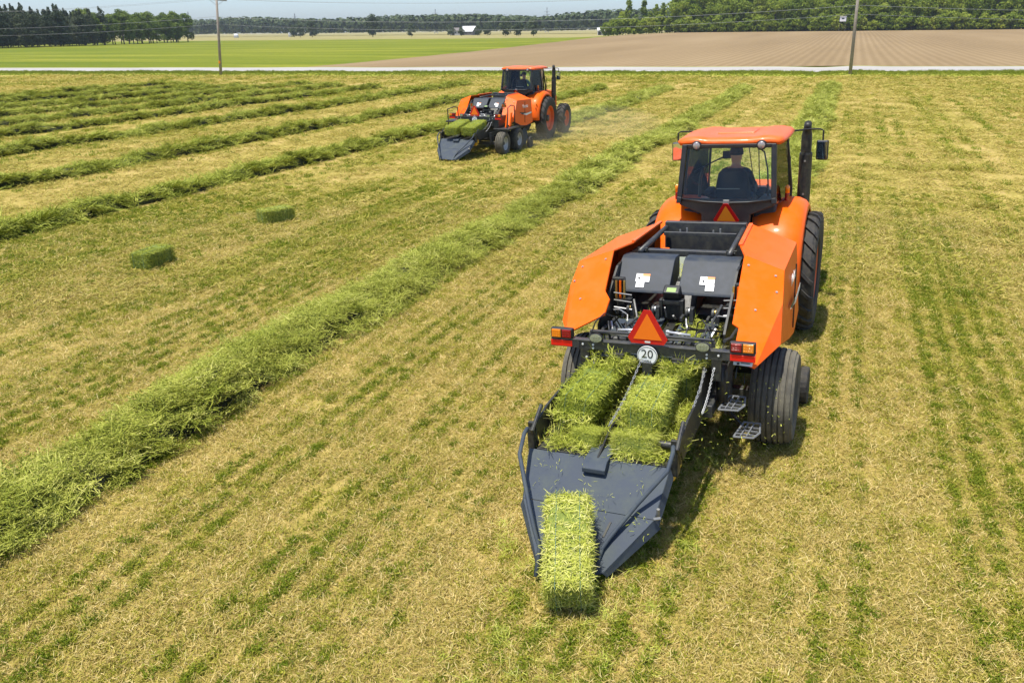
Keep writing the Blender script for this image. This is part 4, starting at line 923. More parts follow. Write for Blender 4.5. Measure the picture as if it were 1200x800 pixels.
BALE_S = [bale_protos(k) for k in range(3)]; FIELD_S = [bale_protos(7 + k, 'field_bale_hay', .5) for k in range(2)]; BALE_C = [bale_core_mesh(k) for k in range(3)]
def twine_mesh(x):
    b = MB(); h = .185
    b.tube([(x, -.485, .0), (x, -.49, .37), (x, -.2, .375), (x, .2, .375), (x, .49, .37), (x, .485, .0)], .0026, 5); 
    me = bpy.data.meshes.new('twine'); me.from_pydata(b.v, [], b.f); me.materials.append(M['twine']); return me
TWINE = [twine_mesh(-.12), twine_mesh(.12)]
_bk = [0]
def hay_bale(parent_mat, loc, rot, label, group, sc_=(1, 1, 1), twine=True, fieldb=False):
    k = _bk[0] % 3; _bk[0] += 1
    o = empty('hay_bale')
    mw = (parent_mat @ Matrix.Translation(loc) @ Euler(rot).to_matrix().to_4x4() @ Matrix.Diagonal((*sc_, 1)))
    o.matrix_world = mw
    tag(o, label, 'hay bale', group)
    for nm, me in (('bale_body', BALE_C[k]), ('strands', FIELD_S[k % 2] if fieldb else BALE_S[k])):
        q = bpy.data.objects.new(nm, me); COL.objects.link(q); q.parent = o
        if nm == 'strands': q['kind'] = 'stuff'
    if twine:
        for me in TWINE:
            q = bpy.data.objects.new('twine', me); COL.objects.link(q); q.parent = o
    return o

# ------------------------------------------------------------------ place the machines
TILT, HEAD = radians(3.15), radians(-1.75)
near_rot = (0, -TILT, HEAD)
tr1 = make_tractor(); tr1.location = (-1.37, 13.2, gzf(-1.37, 13.2)); tr1.rotation_euler = near_rot
tag(tr1, 'orange cab tractor with black exhaust stack in the foreground, towing the near baler', 'tractor', 'orange tractors baling hay')
bl1 = make_baler(False); bl1.location = (-1.55, 9.07, gzf(-1.55, 9.07)); bl1.rotation_euler = near_rot
tag(bl1, 'large orange and slate double baler in the foreground dropping a bale from its chute', 'baler', 'orange balers behind tractors')
tr2 = copy_tree(tr1); FX = -13.45; far_rot = (0, 0, radians(-0.5))
tr2.location = (FX + .05, 35.0, gzf(FX, 35.0)); tr2.rotation_euler = far_rot
tag(tr2, 'smaller distant orange cab tractor farther up the field, driver in teal shirt', 'tractor')
bl2 = make_baler(True); bl2.location = (FX, 30.9, gzf(FX, 30.9)); bl2.rotation_euler = far_rot
tag(bl2, 'distant orange baler on tandem wheels pulled by the far tractor', 'baler', 'orange balers behind tractors')
bpy.context.view_layer.update()
def MW(o): return Matrix.Translation(o.location) @ o.rotation_euler.to_matrix().to_4x4()
for t, shirt, lab in ((tr1, 'shirt_dark', 'tractor driver in dark shirt and cap seated in the near cab'), (tr2, 'shirt_teal', 'tractor driver in teal shirt and cap seated in the distant cab')):
    p = person_mesh('person', None, shirt); p.matrix_world = MW(t) @ Matrix.Translation((0, .09, 1.93)); tag(p, lab, 'person')
B1, B2 = MW(bl1), MW(bl2)
# bales on the near baler; boxes are 0.46 x 0.95 x 0.36
gb = 'bales on the near baler'
hay_bale(B1, (-.55, -1.48, .80), (0, radians(9), radians(-2)), 'green bale on the left exit tray of the near baler, nearest the chute', gb, (.88, .98, 1.0))
hay_bale(B1, (-.52, -.34, .69), (0, 0, 0), 'shaded bale behind the left tray bale, coming out under the light bar', gb, (1.02, 1.0, .98))
hay_bale(B1, (.17, -1.62, .80), (0, 0, radians(3)), 'bright green bale on the middle of the near exit tray, right of the chain', gb, (.86, .92, 1.0))
hay_bale(B1, (.28, -.50, .77), (0, 0, 0), 'bale emerging from the right chamber beneath the round speed sign', gb, (1.02, 1.0, 1.0))
hay_bale(B1, (-.123, -3.33, .225), (radians(23.5), 0, radians(18.5)), 'bale sliding down the slate chute, lowest and closest to the camera', gb, (.86, 1.0, 1.0))
for (x, y, z_, sx, sy, sz, rz, lab) in ((.16, -2.16, .72, .88, .20, .62, 4, 'thin flake of hay slumped below the front of the middle tray bale'), (-.34, -2.10, .72, .60, .22, .50, -12, 'small flake of hay slumped at the front of the left tray bale')):
    hb = hay_bale(B1, (x, y, z_), (radians(-4), 0, radians(rz)), lab, 'flakes on the near tray', (sx, sy, sz), False); hb.name = 'hay_flake'; hb['category'] = 'hay flake'
gb = 'bales on the far baler'
hay_bale(B2, (-.36, -1.85, .95), (radians(8), 0, 0), 'left of two pale green bales on the distant baler tray', gb, (1.05, 1.35, .85))
hay_bale(B2, (.30, -1.75, .95), (radians(8), 0, 0), 'right of two pale green bales on the distant baler tray', gb, (1.05, 1.35, .85))
gb = 'bales lying on the field'
for (px, py), (dx, dy), ry, lab in (((174, 319), (-.26, .43), 6, 'loose hay bale on the ground at left, nearer to the camera'), ((311, 265), (-.03, .50), -24, 'loose hay bale on the ground at left, farther from the camera')):
    X, Y = pix_ground(px, py); X += dx; Y += dy
    hay_bale(Matrix.Identity(4), (X, Y, gzf(X, Y) - .01), (0, 0, radians(ry)), lab, gb, (1, .92, 1.02), fieldb=True)
# ------------------------------------------------------------------ hay windrows, stubble, regrowth, verge grass
ROW0 = -7.55
hay_pr = [clump('hay_clump', 'hay_green' if _ < 3 else 'hay_darker', 165, .21, .05, .21, .0058, (-.25, .45), .09, .6, None, .45) for _ in range(5)]
hay_pc = proto_collection('hay_clumps', hay_pr)
hay_far = [clump('hay_clump_far', 'hay_darker', 90, .27, .10, .30, .014, (-.1, .5), .09, .5) for _ in range(4)]
hay_fc = proto_collection('hay_clumps_far', hay_far)
hay_mid = proto_collection('hay_clumps_mid', [clump('hay_clump_mid', 'hay_green', 90, .27, .10, .30, .014, (-.1, .5), .09, .5) for _ in range(4)])
straw_pr = [clump('straw_clump', 'straw' if _ < 3 else 'straw_olive', 78, .19, .018, .075, .0044, (0.0, .75), .022, .35) for _ in range(6)]
straw_pc = proto_collection('straw_clumps', straw_pr)
strawf_pr = [clump('straw_clump_far', 'straw_far' if _ < 2 else 'straw_olive_far', 55, .34, .06, .18, .014, (0.0, .5), .04, .3) for _ in range(4)]
straw_fc = proto_collection('straw_clumps_far', strawf_pr)
tuft_pr = [clump('tuft', 'regrowth', 46, .075, .030, .085, .0055, (.35, 1.35), .02, .35, None, .9) for _ in range(6)]
tuft_pc = proto_collection('tufts', tuft_pr)
tuftf_pr = [clump('tuft_far', 'regrowth', 34, .16, .06, .13, .016, (.3, 1.3), .03, .3) for _ in range(4)]
tuft_fc = proto_collection('tufts_far', tuftf_pr)
verge_pr = [clump('verge_clump', 'verge', 60, .45, .25, .60, .035, (.7, 1.45), .05, .35) for _ in range(4)]
verge_pc = proto_collection('verge_clumps', verge_pr)

def windrow(name, X, y0, y1, label, half=.72, hgt=.30, skip=None):
    ys = []; y = y0
    while y < y1: ys.append(y); y += .30 if y < 30 else .6
    ph = random.uniform(0, 99)
    def cx(y): return X + .10 * sin(y * .35 + ph) + .07 * sin(y * 1.1 + ph * 2)
    def hh(y): return hgt * (.80 + .28 * sin(y * .55 + ph) * sin(y * .23 + 1.7 * ph) + .16 * sin(y * 1.9 + ph))
    def ww(y): return half * (1 + .13 * sin(y * .5 + ph * 3) + .07 * sin(y * 1.7))
    P = []
    for yy in ys:
        e = min(1, (yy - y0) / 1.2 + .05, (y1 - yy) / 1.2 + .05); c, h, w_ = cx(yy), hh(yy) * e, ww(yy)
        row = []
        for j in range(13):
            u = -1 + j / 6; x = c + u * w_ * .88
            row.append((x, yy, gzf(x, yy) + (h * .80 * max(0, 1 - u * u) ** .6 if abs(u) < 1 else -.02) + (random.gauss(0, .012) if abs(u) < 1 else 0)))
        P.append(row)
    o = MB().grid(P).build(name, 'hay_core_shade', None, smooth=True)
    if o.data.polygons[6].normal.z < 0: o.data.flip_normals()
    tag(o, label, 'windrow', 'rows of cut hay')
    # loose hay on top, denser near the camera
    def fill(ya, yb, dens, coll, s0, s1, npr, nm):
        n = int((yb - ya) * 2 * half * dens)
        if n < 1: return
        y = RNG.uniform(ya, yb, n); u = RNG.uniform(-1.04, 1.04, n); u = np.where(np.abs(u) > 1, u * RNG.uniform(.85, 1.15, n), u)
        cxx = np.array([cx(q) for q in y]); w2 = np.array([ww(q) for q in y]); h2 = np.array([hh(q) * min(1, (q - y0) / 1.2 + .05, (y1 - q) / 1.2 + .05) for q in y])
        x = cxx + u * w2; z = gz(x, y) + h2 * .86 * np.maximum(0, 1 - np.minimum(1, u * u)) ** .6 - .03
        Pp = np.stack([x, y, z], 1); k = in_view(Pp); 
        if k.sum() < 1: return
        slope = -u * .55
        rot = np.stack([RNG.normal(0, .25, n), slope + RNG.normal(0, .2, n), RNG.uniform(0, 6.28, n)], 1)
        # tilt about the row axis first is approximated by small x/y tilts
        rot[:, 2] = RNG.uniform(0, 6.28, n)
        scatter(nm, Pp[k], np.stack([RNG.normal(0, .3, n), RNG.normal(0, .3, n), rot[:, 2]], 1)[k], RNG.uniform(s0, s1, n)[k], RNG.integers(0, npr, n)[k], coll, o)
    d = abs(X)
    cut = max(y0, min(y1, sqrt(max(0, 24 ** 2 - X * X)))) if d < 24 else y0
    if cut > y0: fill(y0, cut, 38, hay_pc if X > -15 else hay_fc, .8, 1.35, 4, 'loose_hay')
    fill(cut, y1, 24, hay_mid if X > -15 else hay_fc, .8, 1.25, 4, 'loose_hay')
    return o
windrow('hay_windrow', ROW0, -4.0, 69.5, 'near hay windrow running diagonally from the lower left past the near tractor', .56, .40)
windrow('hay_windrow', -1.50, 17.6, 73.5, 'hay windrow straight ahead of the near tractor', .66, .42)
windrow('hay_windrow', -13.45, 39.8, 67.0, 'hay windrow ahead of the distant tractor', .60, .42)
names = ['first', 'second', 'third', 'fourth', 'fifth', 'sixth', 'seventh', 'eighth', 'ninth']
Xs = [-18.8, -25.0, -31.9, -37.9, -42.6, -47.2, -51.8, -56.3, -60.8]
for i, X in enumerate(Xs):
    yend = 79.5 + .153 * (X + 20) - 12 + (i % 3) * 2
    windrow('hay_windrow', X, 9.0 + i * 2.0, yend, '%s unbaled hay windrow left of the distant baler, counted from it' % names[i], .42, .42)

# --- open stubble between the rows
RX = np.array([ROW0, -1.5, -13.45] + Xs)
def on_row(x, y):
    m = np.zeros(len(x), bool)
    for X in RX:
        lo = {-1.5: 17.0, -13.45: 39.0}.get(X, -10)
        m |= (np.abs(x - X) < .60) & (y > lo) & (y < 74)
    return m
def polar(n, r0, r1, pw):
    """points in the view fan, density falling with distance"""
    a = RNG.uniform(-.92, .92, n) + YAW; t = RNG.random(n)
    r = (r0 ** pw + t * (r1 ** pw - r0 ** pw)) ** (1 / pw)
    x = -np.sin(a) * r; y = np.cos(a) * r
    return x, y, r
def track(x):
    """pale wheel tracks either side of each row and over the baled ground at right"""
    t = np.zeros(len(x))
    for X in (-13.45, -7.55, -1.55, 4.4, 10.4, 16.4):
        for d in (-1.12, 1.12, 2.6): t = np.maximum(t, np.exp(-((x - X - d) / .22) ** 2))
    return t
def swath(x, y):
    """green droppings on the strip the near baler has just passed"""
    return np.exp(-((x + 1.75) / .85) ** 2) * (y < 9.5)
def bandmask(x, y):
    """greener strips that run along the rows"""
    return vnoise(x * 1.1 + 31, y * .07 + 5) * .62 + vnoise(x * .45 + 7, y * .13 + 60) * .38 - .25 * track(x)
def strew(name, n, r0, r1, pw, coll, npr, s0, s1, grow, keep, label, cat, band=False, rows=0):
    n = int(n * 1.30)
    x, y, r = polar(n, r0, r1, pw); z = gz(x, y)
    if rows:                                  # drilled rows: plants stand in lines along the field
        snap = RNG.random(len(x)) < .85
        x = np.where(snap, np.round(x / rows) * rows + RNG.normal(0, rows * .10, len(x)), x); z = gz(x, y)
    P = np.stack([x, y, z], 1)
    k = in_view(P) & (y < np.array(field_edge(x)) - .8) & ~on_row(x, y) & keep(x, y)
    P = P[k]; r = r[k]; m = len(P)
    rot = np.stack([RNG.normal(0, .06, m), RNG.normal(0, .06, m), RNG.uniform(0, 6.28, m)], 1)
    s = RNG.uniform(s0, s1, m) * (1 + grow * np.maximum(0, r - r0) / r0)
    idx = RNG.integers(0, npr, m)
    if band:                                   # tan and olive litter alternate in strips along the rows
        ol = RNG.random(m) < np.clip((bandmask(P[:, 0], P[:, 1]) - .38) * 1.7 + .30 * np.cos(P[:, 0] * 2 * pi / .30), .04, .94)
        idx = RNG.integers(0, npr // 2, m) + np.where(ol, npr // 2, 0)
    o = scatter(name, P, rot, s, idx, coll)
    tag(o, label, cat); return o
strew('straw_litter', 20500, 2.5, 23.0, 1.2, straw_pc, 6, .75, 1.3, .06, lambda x, y: vnoise(x * 1.7, y * .9) > .06, 'dry straw clippings strewn over the near field', 'straw', True)
stub_pc = proto_collection('stubs', [clump('stub', 'stub', 40, .085, .022, .065, .0046, (.2, 1.3), .015, .35, None, .3) for _ in range(4)])
strew('cut_stems', 37000, 2.5, 27.0, 1.1, stub_pc, 4, .5, 1.15, .05, lambda x, y: (bandmask(x, y) * .5 + vnoise(x * 2.3 + 40, y * 2.0) * .5) > RNG.uniform(.15, .75, len(x)), 'short yellow-green cut stems all over the near field', 'stubble', False, .30)
strew('field_stubble', 20000, 16.0, 118.0, .75, straw_fc, 4, .75, 1.3, .30, lambda x, y: vnoise(x * .8, y * .3) > .10, 'short tan stubble covering the middle of the hay field', 'stubble', True)
strew('alfalfa_regrowth', 51000, 2.5, 26.0, 1.1, tuft_pc, 6, .30, .80, .04,
      lambda x, y: (bandmask(x, y) * .5 + vnoise(x * 3.1 + 9, y * 3.1) * .25 + .125 - .5 * track(x)) > RNG.uniform(.33, .76, len(x)) - .16 * swath(x, y), 'small green regrowth tufts in the near field', 'regrowth', False, .30)
strew('field_regrowth', 22000, 15.0, 112.0, .75, tuft_fc, 4, .40, .95, .25,
      lambda x, y: (bandmask(x, y) * .6 + vnoise(x * 1.5 + 9, y * 1.2) * .2 + .10 - .5 * track(x)) > RNG.uniform(.32, .70, len(x)), 'green regrowth strips in the middle of the hay field', 'regrowth', False, .80)
# long grass on the road verge, tallest beside the road
n = 9000
vx = RNG.uniform(-125, 30, n); t = RNG.random(n) ** .8
vy = field_edge(vx) + .3 + t * 7.6
vz = gz(vx, vy); Pv = np.stack([vx, vy, vz], 1); k = in_view(Pv)
edge = np.clip((t - .45) / .35, 0, 1) * (.65 + .7 * vnoise(vx * .25, vx * 0 + 3))
vs = (.20 + .30 * edge) * RNG.uniform(.7, 1.2, n)
o = scatter('verge_grass', Pv[k], np.stack([RNG.normal(0, .1, n), RNG.normal(0, .1, n), RNG.uniform(0, 6.28, n)], 1)[k], vs[k], RNG.integers(0, 4, n)[k], verge_pc)
tag(o, 'uncut grass along the near side of the gravel road', 'grass')
# hay spilled on and around the near baler, chaff in the air beside its wheel
def local_scatter(name, Mx, pts, coll, npr, s0, s1, label, cat):
    P = np.array([tuple(Mx @ Vector(p)) for p in pts]); m = len(P)
    o = scatter(name, P, np.stack([RNG.normal(0, .5, m), RNG.normal(0, .5, m), RNG.uniform(0, 6.28, m)], 1), RNG.uniform(s0, s1, m), RNG.integers(0, npr, m), coll)
    tag(o, label, cat); return o
bh = [clump('tray_hay', 'bale_hay', 46, .11, .05, .16, .006, (-.2, .7), .05, .5) for _ in range(4)]
bh_c = proto_collection('tray_hays', bh)
U = random.uniform
pts = [(U(-.80, -.24), U(-2.26, -1.95), U(.71, .78)) for _ in range(34)] + [(U(-.08, .54), U(-2.26, -2.05), U(.71, .78)) for _ in range(26)]
pts += [(U(.38, .56), U(-2.1, -1.0), U(.73, .82)) for _ in range(34)] + [(U(-.30, -.18), U(-2.1, -1.0), U(.72, .76)) for _ in range(16)]
pts += [(U(-.03, .40), U(-2.12, -2.06), U(.80, 1.0)) for _ in range(9)] + [(U(-.76, -.34), U(-2.0, -1.94), U(.80, 1.0)) for _ in range(10)]
pts += [(s * U(.25, .39), U(-1.0, .2), U(1.24, 1.30)) for s in (-1, 1) for _ in range(24)] + [(s * U(.56, .60), U(-1.0, .2), U(1.24, 1.30)) for s in (-1, 1) for _ in range(10)]
pts += [(U(-.45, .45), U(1.0, 1.6), U(1.55, 1.62)) for _ in range(14)] + [(s * .35 + U(-.2, .2), U(-1.12, -1.0), U(1.15, 1.28)) for s in (-1, 1) for _ in range(16)]
local_scatter('spilled_hay', B1, pts, bh_c, 4, .7, 1.2, 'loose hay lying on the trays and chambers of the near baler', 'loose hay')
pts = [(U(-.74, .46), U(-2.9, -2.36), .0) for _ in range(24)]
pts = [(x, y, .72 - (-2.33 - y) * .65 + .014) for x, y, _ in pts]
lt = [clump('litter', 'bale_hay', 7, .10, .02, .06, .004, (0, .1), .004, .3) for _ in range(3)]
lt_c = proto_collection('litters', lt)
local_scatter('chute_litter', B1, pts, lt_c, 3, .6, 1.2, 'stray hay bits on the slate chute', 'loose hay')
chf = [clump('chaff', 'bale_hay', 1, .004, .012, .03, .006, (-.5, .5), .004, .2) for _ in range(4)]
chf_c = proto_collection('chaffs', chf)
local_scatter('flying_chaff', B1, [(U(.6, 1.5), U(-1.9, -.5), U(.15, 1.15)) for _ in range(170)] + [(U(-.7, .7), U(-2.6, -1.0), U(.9, 1.4)) for _ in range(50)], chf_c, 4, .6, 1.4, 'bits of chaff flying beside the wheel of the near baler', 'chaff')
local_scatter('dropped_hay', Matrix.Identity(4), [(x, y, gzf(x, y) + .01) for x, y in [(-1.75 + random.gauss(0, .55), U(1.5, 8.5)) for _ in range(260)]], bh_c, 4, .45, .95, 'green hay dropped on the stubble behind the near baler', 'loose hay')
local_scatter('swath_remnant', Matrix.Identity(4), [(x, y, gzf(x, y) + .005) for x, y in [(*pix_ground(px, py),) for px, py in [(U(1050, 1160), 200 + random.gauss(0, 1.2)) for _ in range(60)] + [(U(1140, 1162), 243 + random.gauss(0, 1.2)) for _ in range(14)]]], straw_fc, 4, .6, 1.0, 'pale dried wisp of hay lying across the stubble at right', 'loose hay')
# ------------------------------------------------------------------ trees
def crown_mesh(name, seed, H, W, z0, m, nleaf, ls, conical=False):
    rnd = random.Random(seed); lobes = []
    if conical:
        for i in range(16):
            t = i / 15; z = z0 + (H - z0) * t; rr = W / 2 * (1 - t) ** .38 * rnd.uniform(.75, 1.15) * (.75 if t < .12 else 1)
            for k in range(3 if t < .85 else 1):
                a = rnd.uniform(0, 6.28); lobes.append((Vector((cos(a) * rr * .5, sin(a) * rr * .5, z)), Vector((max(rr * .62, .4), max(rr * .62, .4), (H - z0) / 13))))
    else:
        n = rnd.randint(26, 32)
        for i in range(n):
            t = rnd.random() ** .95; z = z0 + (H - z0) * (.10 + .80 * t); env = W / 2 * (1.0 - (abs(t - .42) / .66) ** 2.2)
            a = rnd.uniform(0, 6.28); rr = max(0, env) * sqrt(rnd.random()) * .80; s = rnd.uniform(.13, .23) * W
            lobes.append((Vector((cos(a) * rr, sin(a) * rr, z)), Vector((s, s, s * rnd.uniform(.6, .85)))))
    vs, fs = [], []
    for i in range(nleaf):
        c, s = rnd.choice(lobes); d = Vector((rnd.gauss(0, 1), rnd.gauss(0, 1), rnd.gauss(.25, 1))).normalized()
        q = rnd.uniform(.72, 1.08); p = c + Vector((d.x * s.x, d.y * s.y, d.z * s.z)) * q
        n_ = (d + Vector((rnd.gauss(0, .55), rnd.gauss(0, .55), rnd.gauss(.2, .5)))).normalized()
        u = n_.cross(Vector((rnd.gauss(0, 1), rnd.gauss(0, 1), rnd.gauss(0, 1)))).normalized(); v = n_.cross(u); l = ls * rnd.uniform(.5, 1.3)
        b = len(vs); vs += [p + u * l, p + v * l * .7, p - u * l, p - v * l * .7]; fs.append((b, b + 1, b + 2, b + 3))
    me = bpy.data.meshes.new('crown'); me.from_pydata([tuple(v) for v in vs], [], fs); me.materials.append(M[m]); return me
def trunk_mesh(seed, H, r, z0, limbs=6):
    rnd = random.Random(seed); b = MB(); lean = (rnd.gauss(0, .02) * H, rnd.gauss(0, .02) * H)
    P = [(lean[0] * t * t, lean[1] * t * t, -.4 + (H * .88 + .4) * t) for t in np.linspace(0, 1, 7)]
    b.tube(P, [r * (1.25 - 1.1 * t) for t in np.linspace(0, 1, 7)], 7)
    for k in range(limbs):
        z = z0 + (H * .75 - z0) * (k + .3) / limbs; a = rnd.uniform(0, 6.28); L = H * rnd.uniform(.12, .22)
        p0 = Vector((lean[0] * (z / H) ** 2, lean[1] * (z / H) ** 2, z)); p1 = p0 + Vector((cos(a) * L, sin(a) * L, L * .6))
        b.tube([p0, p0.lerp(p1, .5) + Vector((0, 0, -.05 * L)), p1], [r * .42, r * .28, r * .1], 5)
    me = bpy.data.meshes.new('trunk'); me.from_pydata(b.v, [], b.f); me.materials.append(M['bark']); return me
DEC = [(crown_mesh('crown', 10 + k, 18, 10.5 + (k % 3), .8 + .6 * (k % 2), 'leaves' if k % 3 else 'leaves_light', 2600, .48), trunk_mesh(30 + k, 17, .28, 3)) for k in range(6)]
TALL = [(crown_mesh('crown', 50 + k, 22, 5.5, 4.0, 'leaves', 1700, .45), trunk_mesh(60 + k, 21, .22, 5)) for k in range(3)]
PIN = [(crown_mesh('crown', 70 + k, 15, 8.2, 1.6, 'needles', 2600, .34, True), trunk_mesh(80 + k, 15, .17, 2.0, 5)) for k in range(4)]
SHR = [(crown_mesh('crown', 90 + k, 6, 6.5, .2, 'leaves_light' if k % 2 else 'leaves', 1500, .38), trunk_mesh(95 + k, 5, .12, .6, 5)) for k in range(3)]
DECL = [(crown_mesh('crown', 110 + k, 18, 11.5 + (k % 3), 1.0, 'leaves_mid', 2800, .48), trunk_mesh(130 + k, 17, .28, 2)) for k in range(5)]
DECF = [(crown_mesh('crown', 150 + k, 18, 13.5 + (k % 3), .4, 'leaves_far', 2600, .62), trunk_mesh(160 + k, 17, .3, 2)) for k in range(4)]
def tree(kind, X, Y, s, label, group, name='tree', zsc=1.0):
    c, t = random.choice(kind) if isinstance(kind, list) else kind
    o = empty(name, (X, Y, gzf(X, Y)), (0, 0, random.uniform(0, 6.28))); o.scale = (s, s, s * zsc); tag(o, label, 'tree', group)
    for nm, me in (('crown', c), ('trunk', t)):
        q = bpy.data.objects.new(nm, me); COL.objects.link(q); q.parent = o
    return o
# pine plantation, far left
for r in range(4):
    for i in range(17):
        t = (i + random.uniform(-.3, .3)) / 15; X = -299 - 14 * t - r * 7.5 + random.gauss(0, .8); Y = 215 + 72 * t + random.gauss(0, .8) + r * 2
        tree(PIN, X, Y, random.uniform(.86, 1.04), 'dark pine in the dense plantation at the far left', 'pines in the plantation', 'pine_tree')
# broadleaf trees right of the pines
for r in range(2):
    for i in range(14):
        t = (i + random.uniform(-.3, .3)) / 13; X = -315 - 33 * t - r * 12 + random.gauss(0, 1); Y = 291 + 92 * t + r * 6
        tree(DECL, X, Y, random.uniform(.62, .90), 'leafy green broadleaf tree between the pines and the open tan field', 'broadleaf trees right of the pines', 'broadleaf_tree')
# woods behind the ploughed field, right
for r in range(3):
    nn = 34
    for i in range(nn):
        X = -92 + 195 * (i + random.uniform(-.35, .35)) / (nn - 1); Y = 482 + r * 11 + random.uniform(-3, 3)
        tree(DEC, X, Y, random.uniform(.86, 1.10) + .20 * r, 'leafy broadleaf tree in the woods behind the ploughed field', 'trees of the right-hand woods', 'broadleaf_tree', random.uniform(.95, 1.15))
for i in range(48):
    X = -90 + 190 * (i + random.uniform(-.3, .3)) / 47
    tree(SHR, X, 475.5 + random.uniform(-1.2, 1.2), random.uniform(.8, 1.4), 'low leafy shrub at the foot of the right-hand woods', 'shrubs along the woods edge', 'shrub')
ORD = 'first second third fourth fifth sixth seventh eighth ninth tenth eleventh twelfth thirteenth'.split(); ns = [0, 0]
for i in range(13):
    X = -132 + 44 * (i + random.uniform(-.3, .3)) / 12
    if i in (3, 5, 7, 8, 10, 12): tree(TALL, X, 486 + random.uniform(-3, 3), random.uniform(.72, .98), '%s tall narrow tree from the left at the thin end of the woods' % ORD[[3, 5, 7, 8, 10, 12].index(i)], 'slender trees at the left end of the woods', 'slender_tree')
    tree(SHR, X, 480 + random.uniform(-2, 2), random.uniform(1.1, 1.7), '%s rounded bush from the left at the thin end of the woods' % ORD[i], 'bushes at the left end of the woods', 'shrub')
    if i % 2: tree(DEC, X + 2, 492, random.uniform(.62, .80), '%s rounded broadleaf tree from the left among the slender trees by the woods' % ORD[i // 2], 'rounded trees at the left end of the woods', 'broadleaf_tree')
sheet('woodland_floor', 'verge_soil', list(np.linspace(-140, 140, 40)), 474.0, 540.0, 4, dz=-.01)
def undergrowth():
    rnd = random.Random(9); vs, fs = [], []
    for i in range(5200):
        p = Vector((rnd.uniform(-95, 110), rnd.uniform(497, 530), 2.0 + rnd.uniform(0, 1) ** 1.3 * 9)); d = Vector((rnd.gauss(0, 1), rnd.gauss(-.6, 1), rnd.gauss(.3, 1))).normalized()
        u = d.cross(Vector((rnd.gauss(0, 1), rnd.gauss(0, 1), rnd.gauss(0, 1)))).normalized(); v = d.cross(u); l = rnd.uniform(.7, 1.6); b = len(vs)
        vs += [p + u * l, p + v * l, p - u * l, p - v * l]; fs.append((b, b + 1, b + 2, b + 3))
    me = bpy.data.meshes.new('undergrowth'); me.from_pydata([tuple(v) for v in vs], [], fs); me.materials.append(M['leaves_far'])
    o = bpy.data.objects.new('undergrowth', me); COL.objects.link(o); tag(o, 'dark leafy undergrowth inside the right-hand woods', 'undergrowth', kind='stuff')
undergrowth()
# distant wood line: one mass far off, plus the trees that stand clear of it
def far_wood():
    rnd = random.Random(5); vs, fs = [], []
    for i in range(1500):
        X = rnd.uniform(-1120, -90); Y = 905 + rnd.uniform(0, 90) - .05 * (X + 600)
        h = 21 * (.72 + .42 * float(vnoise(np.array([X * .012]), np.array([2.5]))[0]) + .14 * rnd.random()); W = rnd.uniform(7, 13)
        for k in range(30):
            d = Vector((rnd.gauss(0, 1), rnd.gauss(0, 1), rnd.gauss(.2, 1))).normalized(); p = Vector((X + d.x * W * .5, Y + d.y * W * .5, h * .58 + d.z * h * .42))
            u = d.cross(Vector((rnd.gauss(0, 1), rnd.gauss(0, 1), rnd.gauss(0, 1)))).normalized(); v = d.cross(u); l = rnd.uniform(1.0, 2.5)
            b = len(vs); vs += [p + u * l, p + v * l, p - u * l, p - v * l]; fs.append((b, b + 1, b + 2, b + 3))
    me = bpy.data.meshes.new('far_woods'); me.from_pydata([tuple(v) for v in vs], [], fs); me.materials.append(M['leaves_far'])
    o = bpy.data.objects.new('far_woods', me); COL.objects.link(o); tag(o, 'far-off bluish wood line along the horizon', 'woods', kind='stuff')
far_wood()
def px_tree(px, py, s, label, kind=DECF, **k):
    X, Y = pix_ground(px, py); return tree(kind, X, Y, s, label, k.get('group'), k.get('name', 'broadleaf_tree'))
px_tree(437, 43.2, 1.02, 'tall lone tree standing out before the far wood line')
px_tree(482, 43.0, .55, 'small dark tree right of the tall lone tree in the far field')
for q, px, s in (('leftmost', 592, .72), ('middle', 608, .6), ('rightmost', 625, .66)): px_tree(px, 42.3, s, q + ' of three broadleaf trees right of the white-roofed barn, before the far wood line', group='trees by the barn')
for q, px, s in (('middle', 352, .75), ('rightmost', 366, .9), ('leftmost', 345, .62)): px_tree(px, 43.6, s, q + ' dark tree of the group of three left of the lone tree', group='clump of trees left of the lone tree')
for q, (px, py, s) in enumerate(((528, 42.0, .55), (541, 42.2, .42), (560, 41.8, .50), (571, 41.6, .60))): px_tree(px, py, s, ORD[q] + ' small tree from the left screening the walls of the white-roofed barn', group='trees screening the barn')
# ------------------------------------------------------------------ utility poles, wires
def upole(X, Y, H, lean, label, arm=True):
    o = empty('utility_pole', (X, Y, gzf(X, Y)), (0, lean, 0)); tag(o, label, 'utility pole', 'utility poles along the road')
    part('post', 'pole_wood', o, lambda b: b.tube([(0, 0, -.6), (0, 0, H * .5), (0, 0, H)], [.17, .145, .12], 12), smooth=True)
    if arm:
        a = math.atan(.153)
        ar = part('crossarm', 'pole_wood', o, lambda b: b.beam((-.16, 1.1, H - .35), (-.16, -1.1, H - .35), .10, .13), bevel=.01); ar.rotation_euler = (0, 0, -pi / 2 * .55)
        part('brace', 'steel', ar, lambda b: (b.beam((-.10, .75, H - .40), (-.08, 0, H - .95), .03, .03), b.beam((-.10, -.75, H - .40), (-.08, 0, H - .95), .03, .03)))
        for q in (-.95, .95, .45): part('insulator', 'white_paint', ar, lambda b: b.lathe([(.04, 0), (.065, .06), (.04, .10), (.06, .16), (.02, .20)], c=(-.16, q, H - .28), axis='z', n=10))
    return o
PX = [(-68.7, 80.3), (-0.1, 91.4)]
stepv = (PX[1][0] - PX[0][0], PX[1][1] - PX[0][1])
allp = [(PX[0][0] - stepv[0], PX[0][1] - stepv[1])] + PX + [(PX[1][0] + stepv[0], PX[1][1] + stepv[1])]
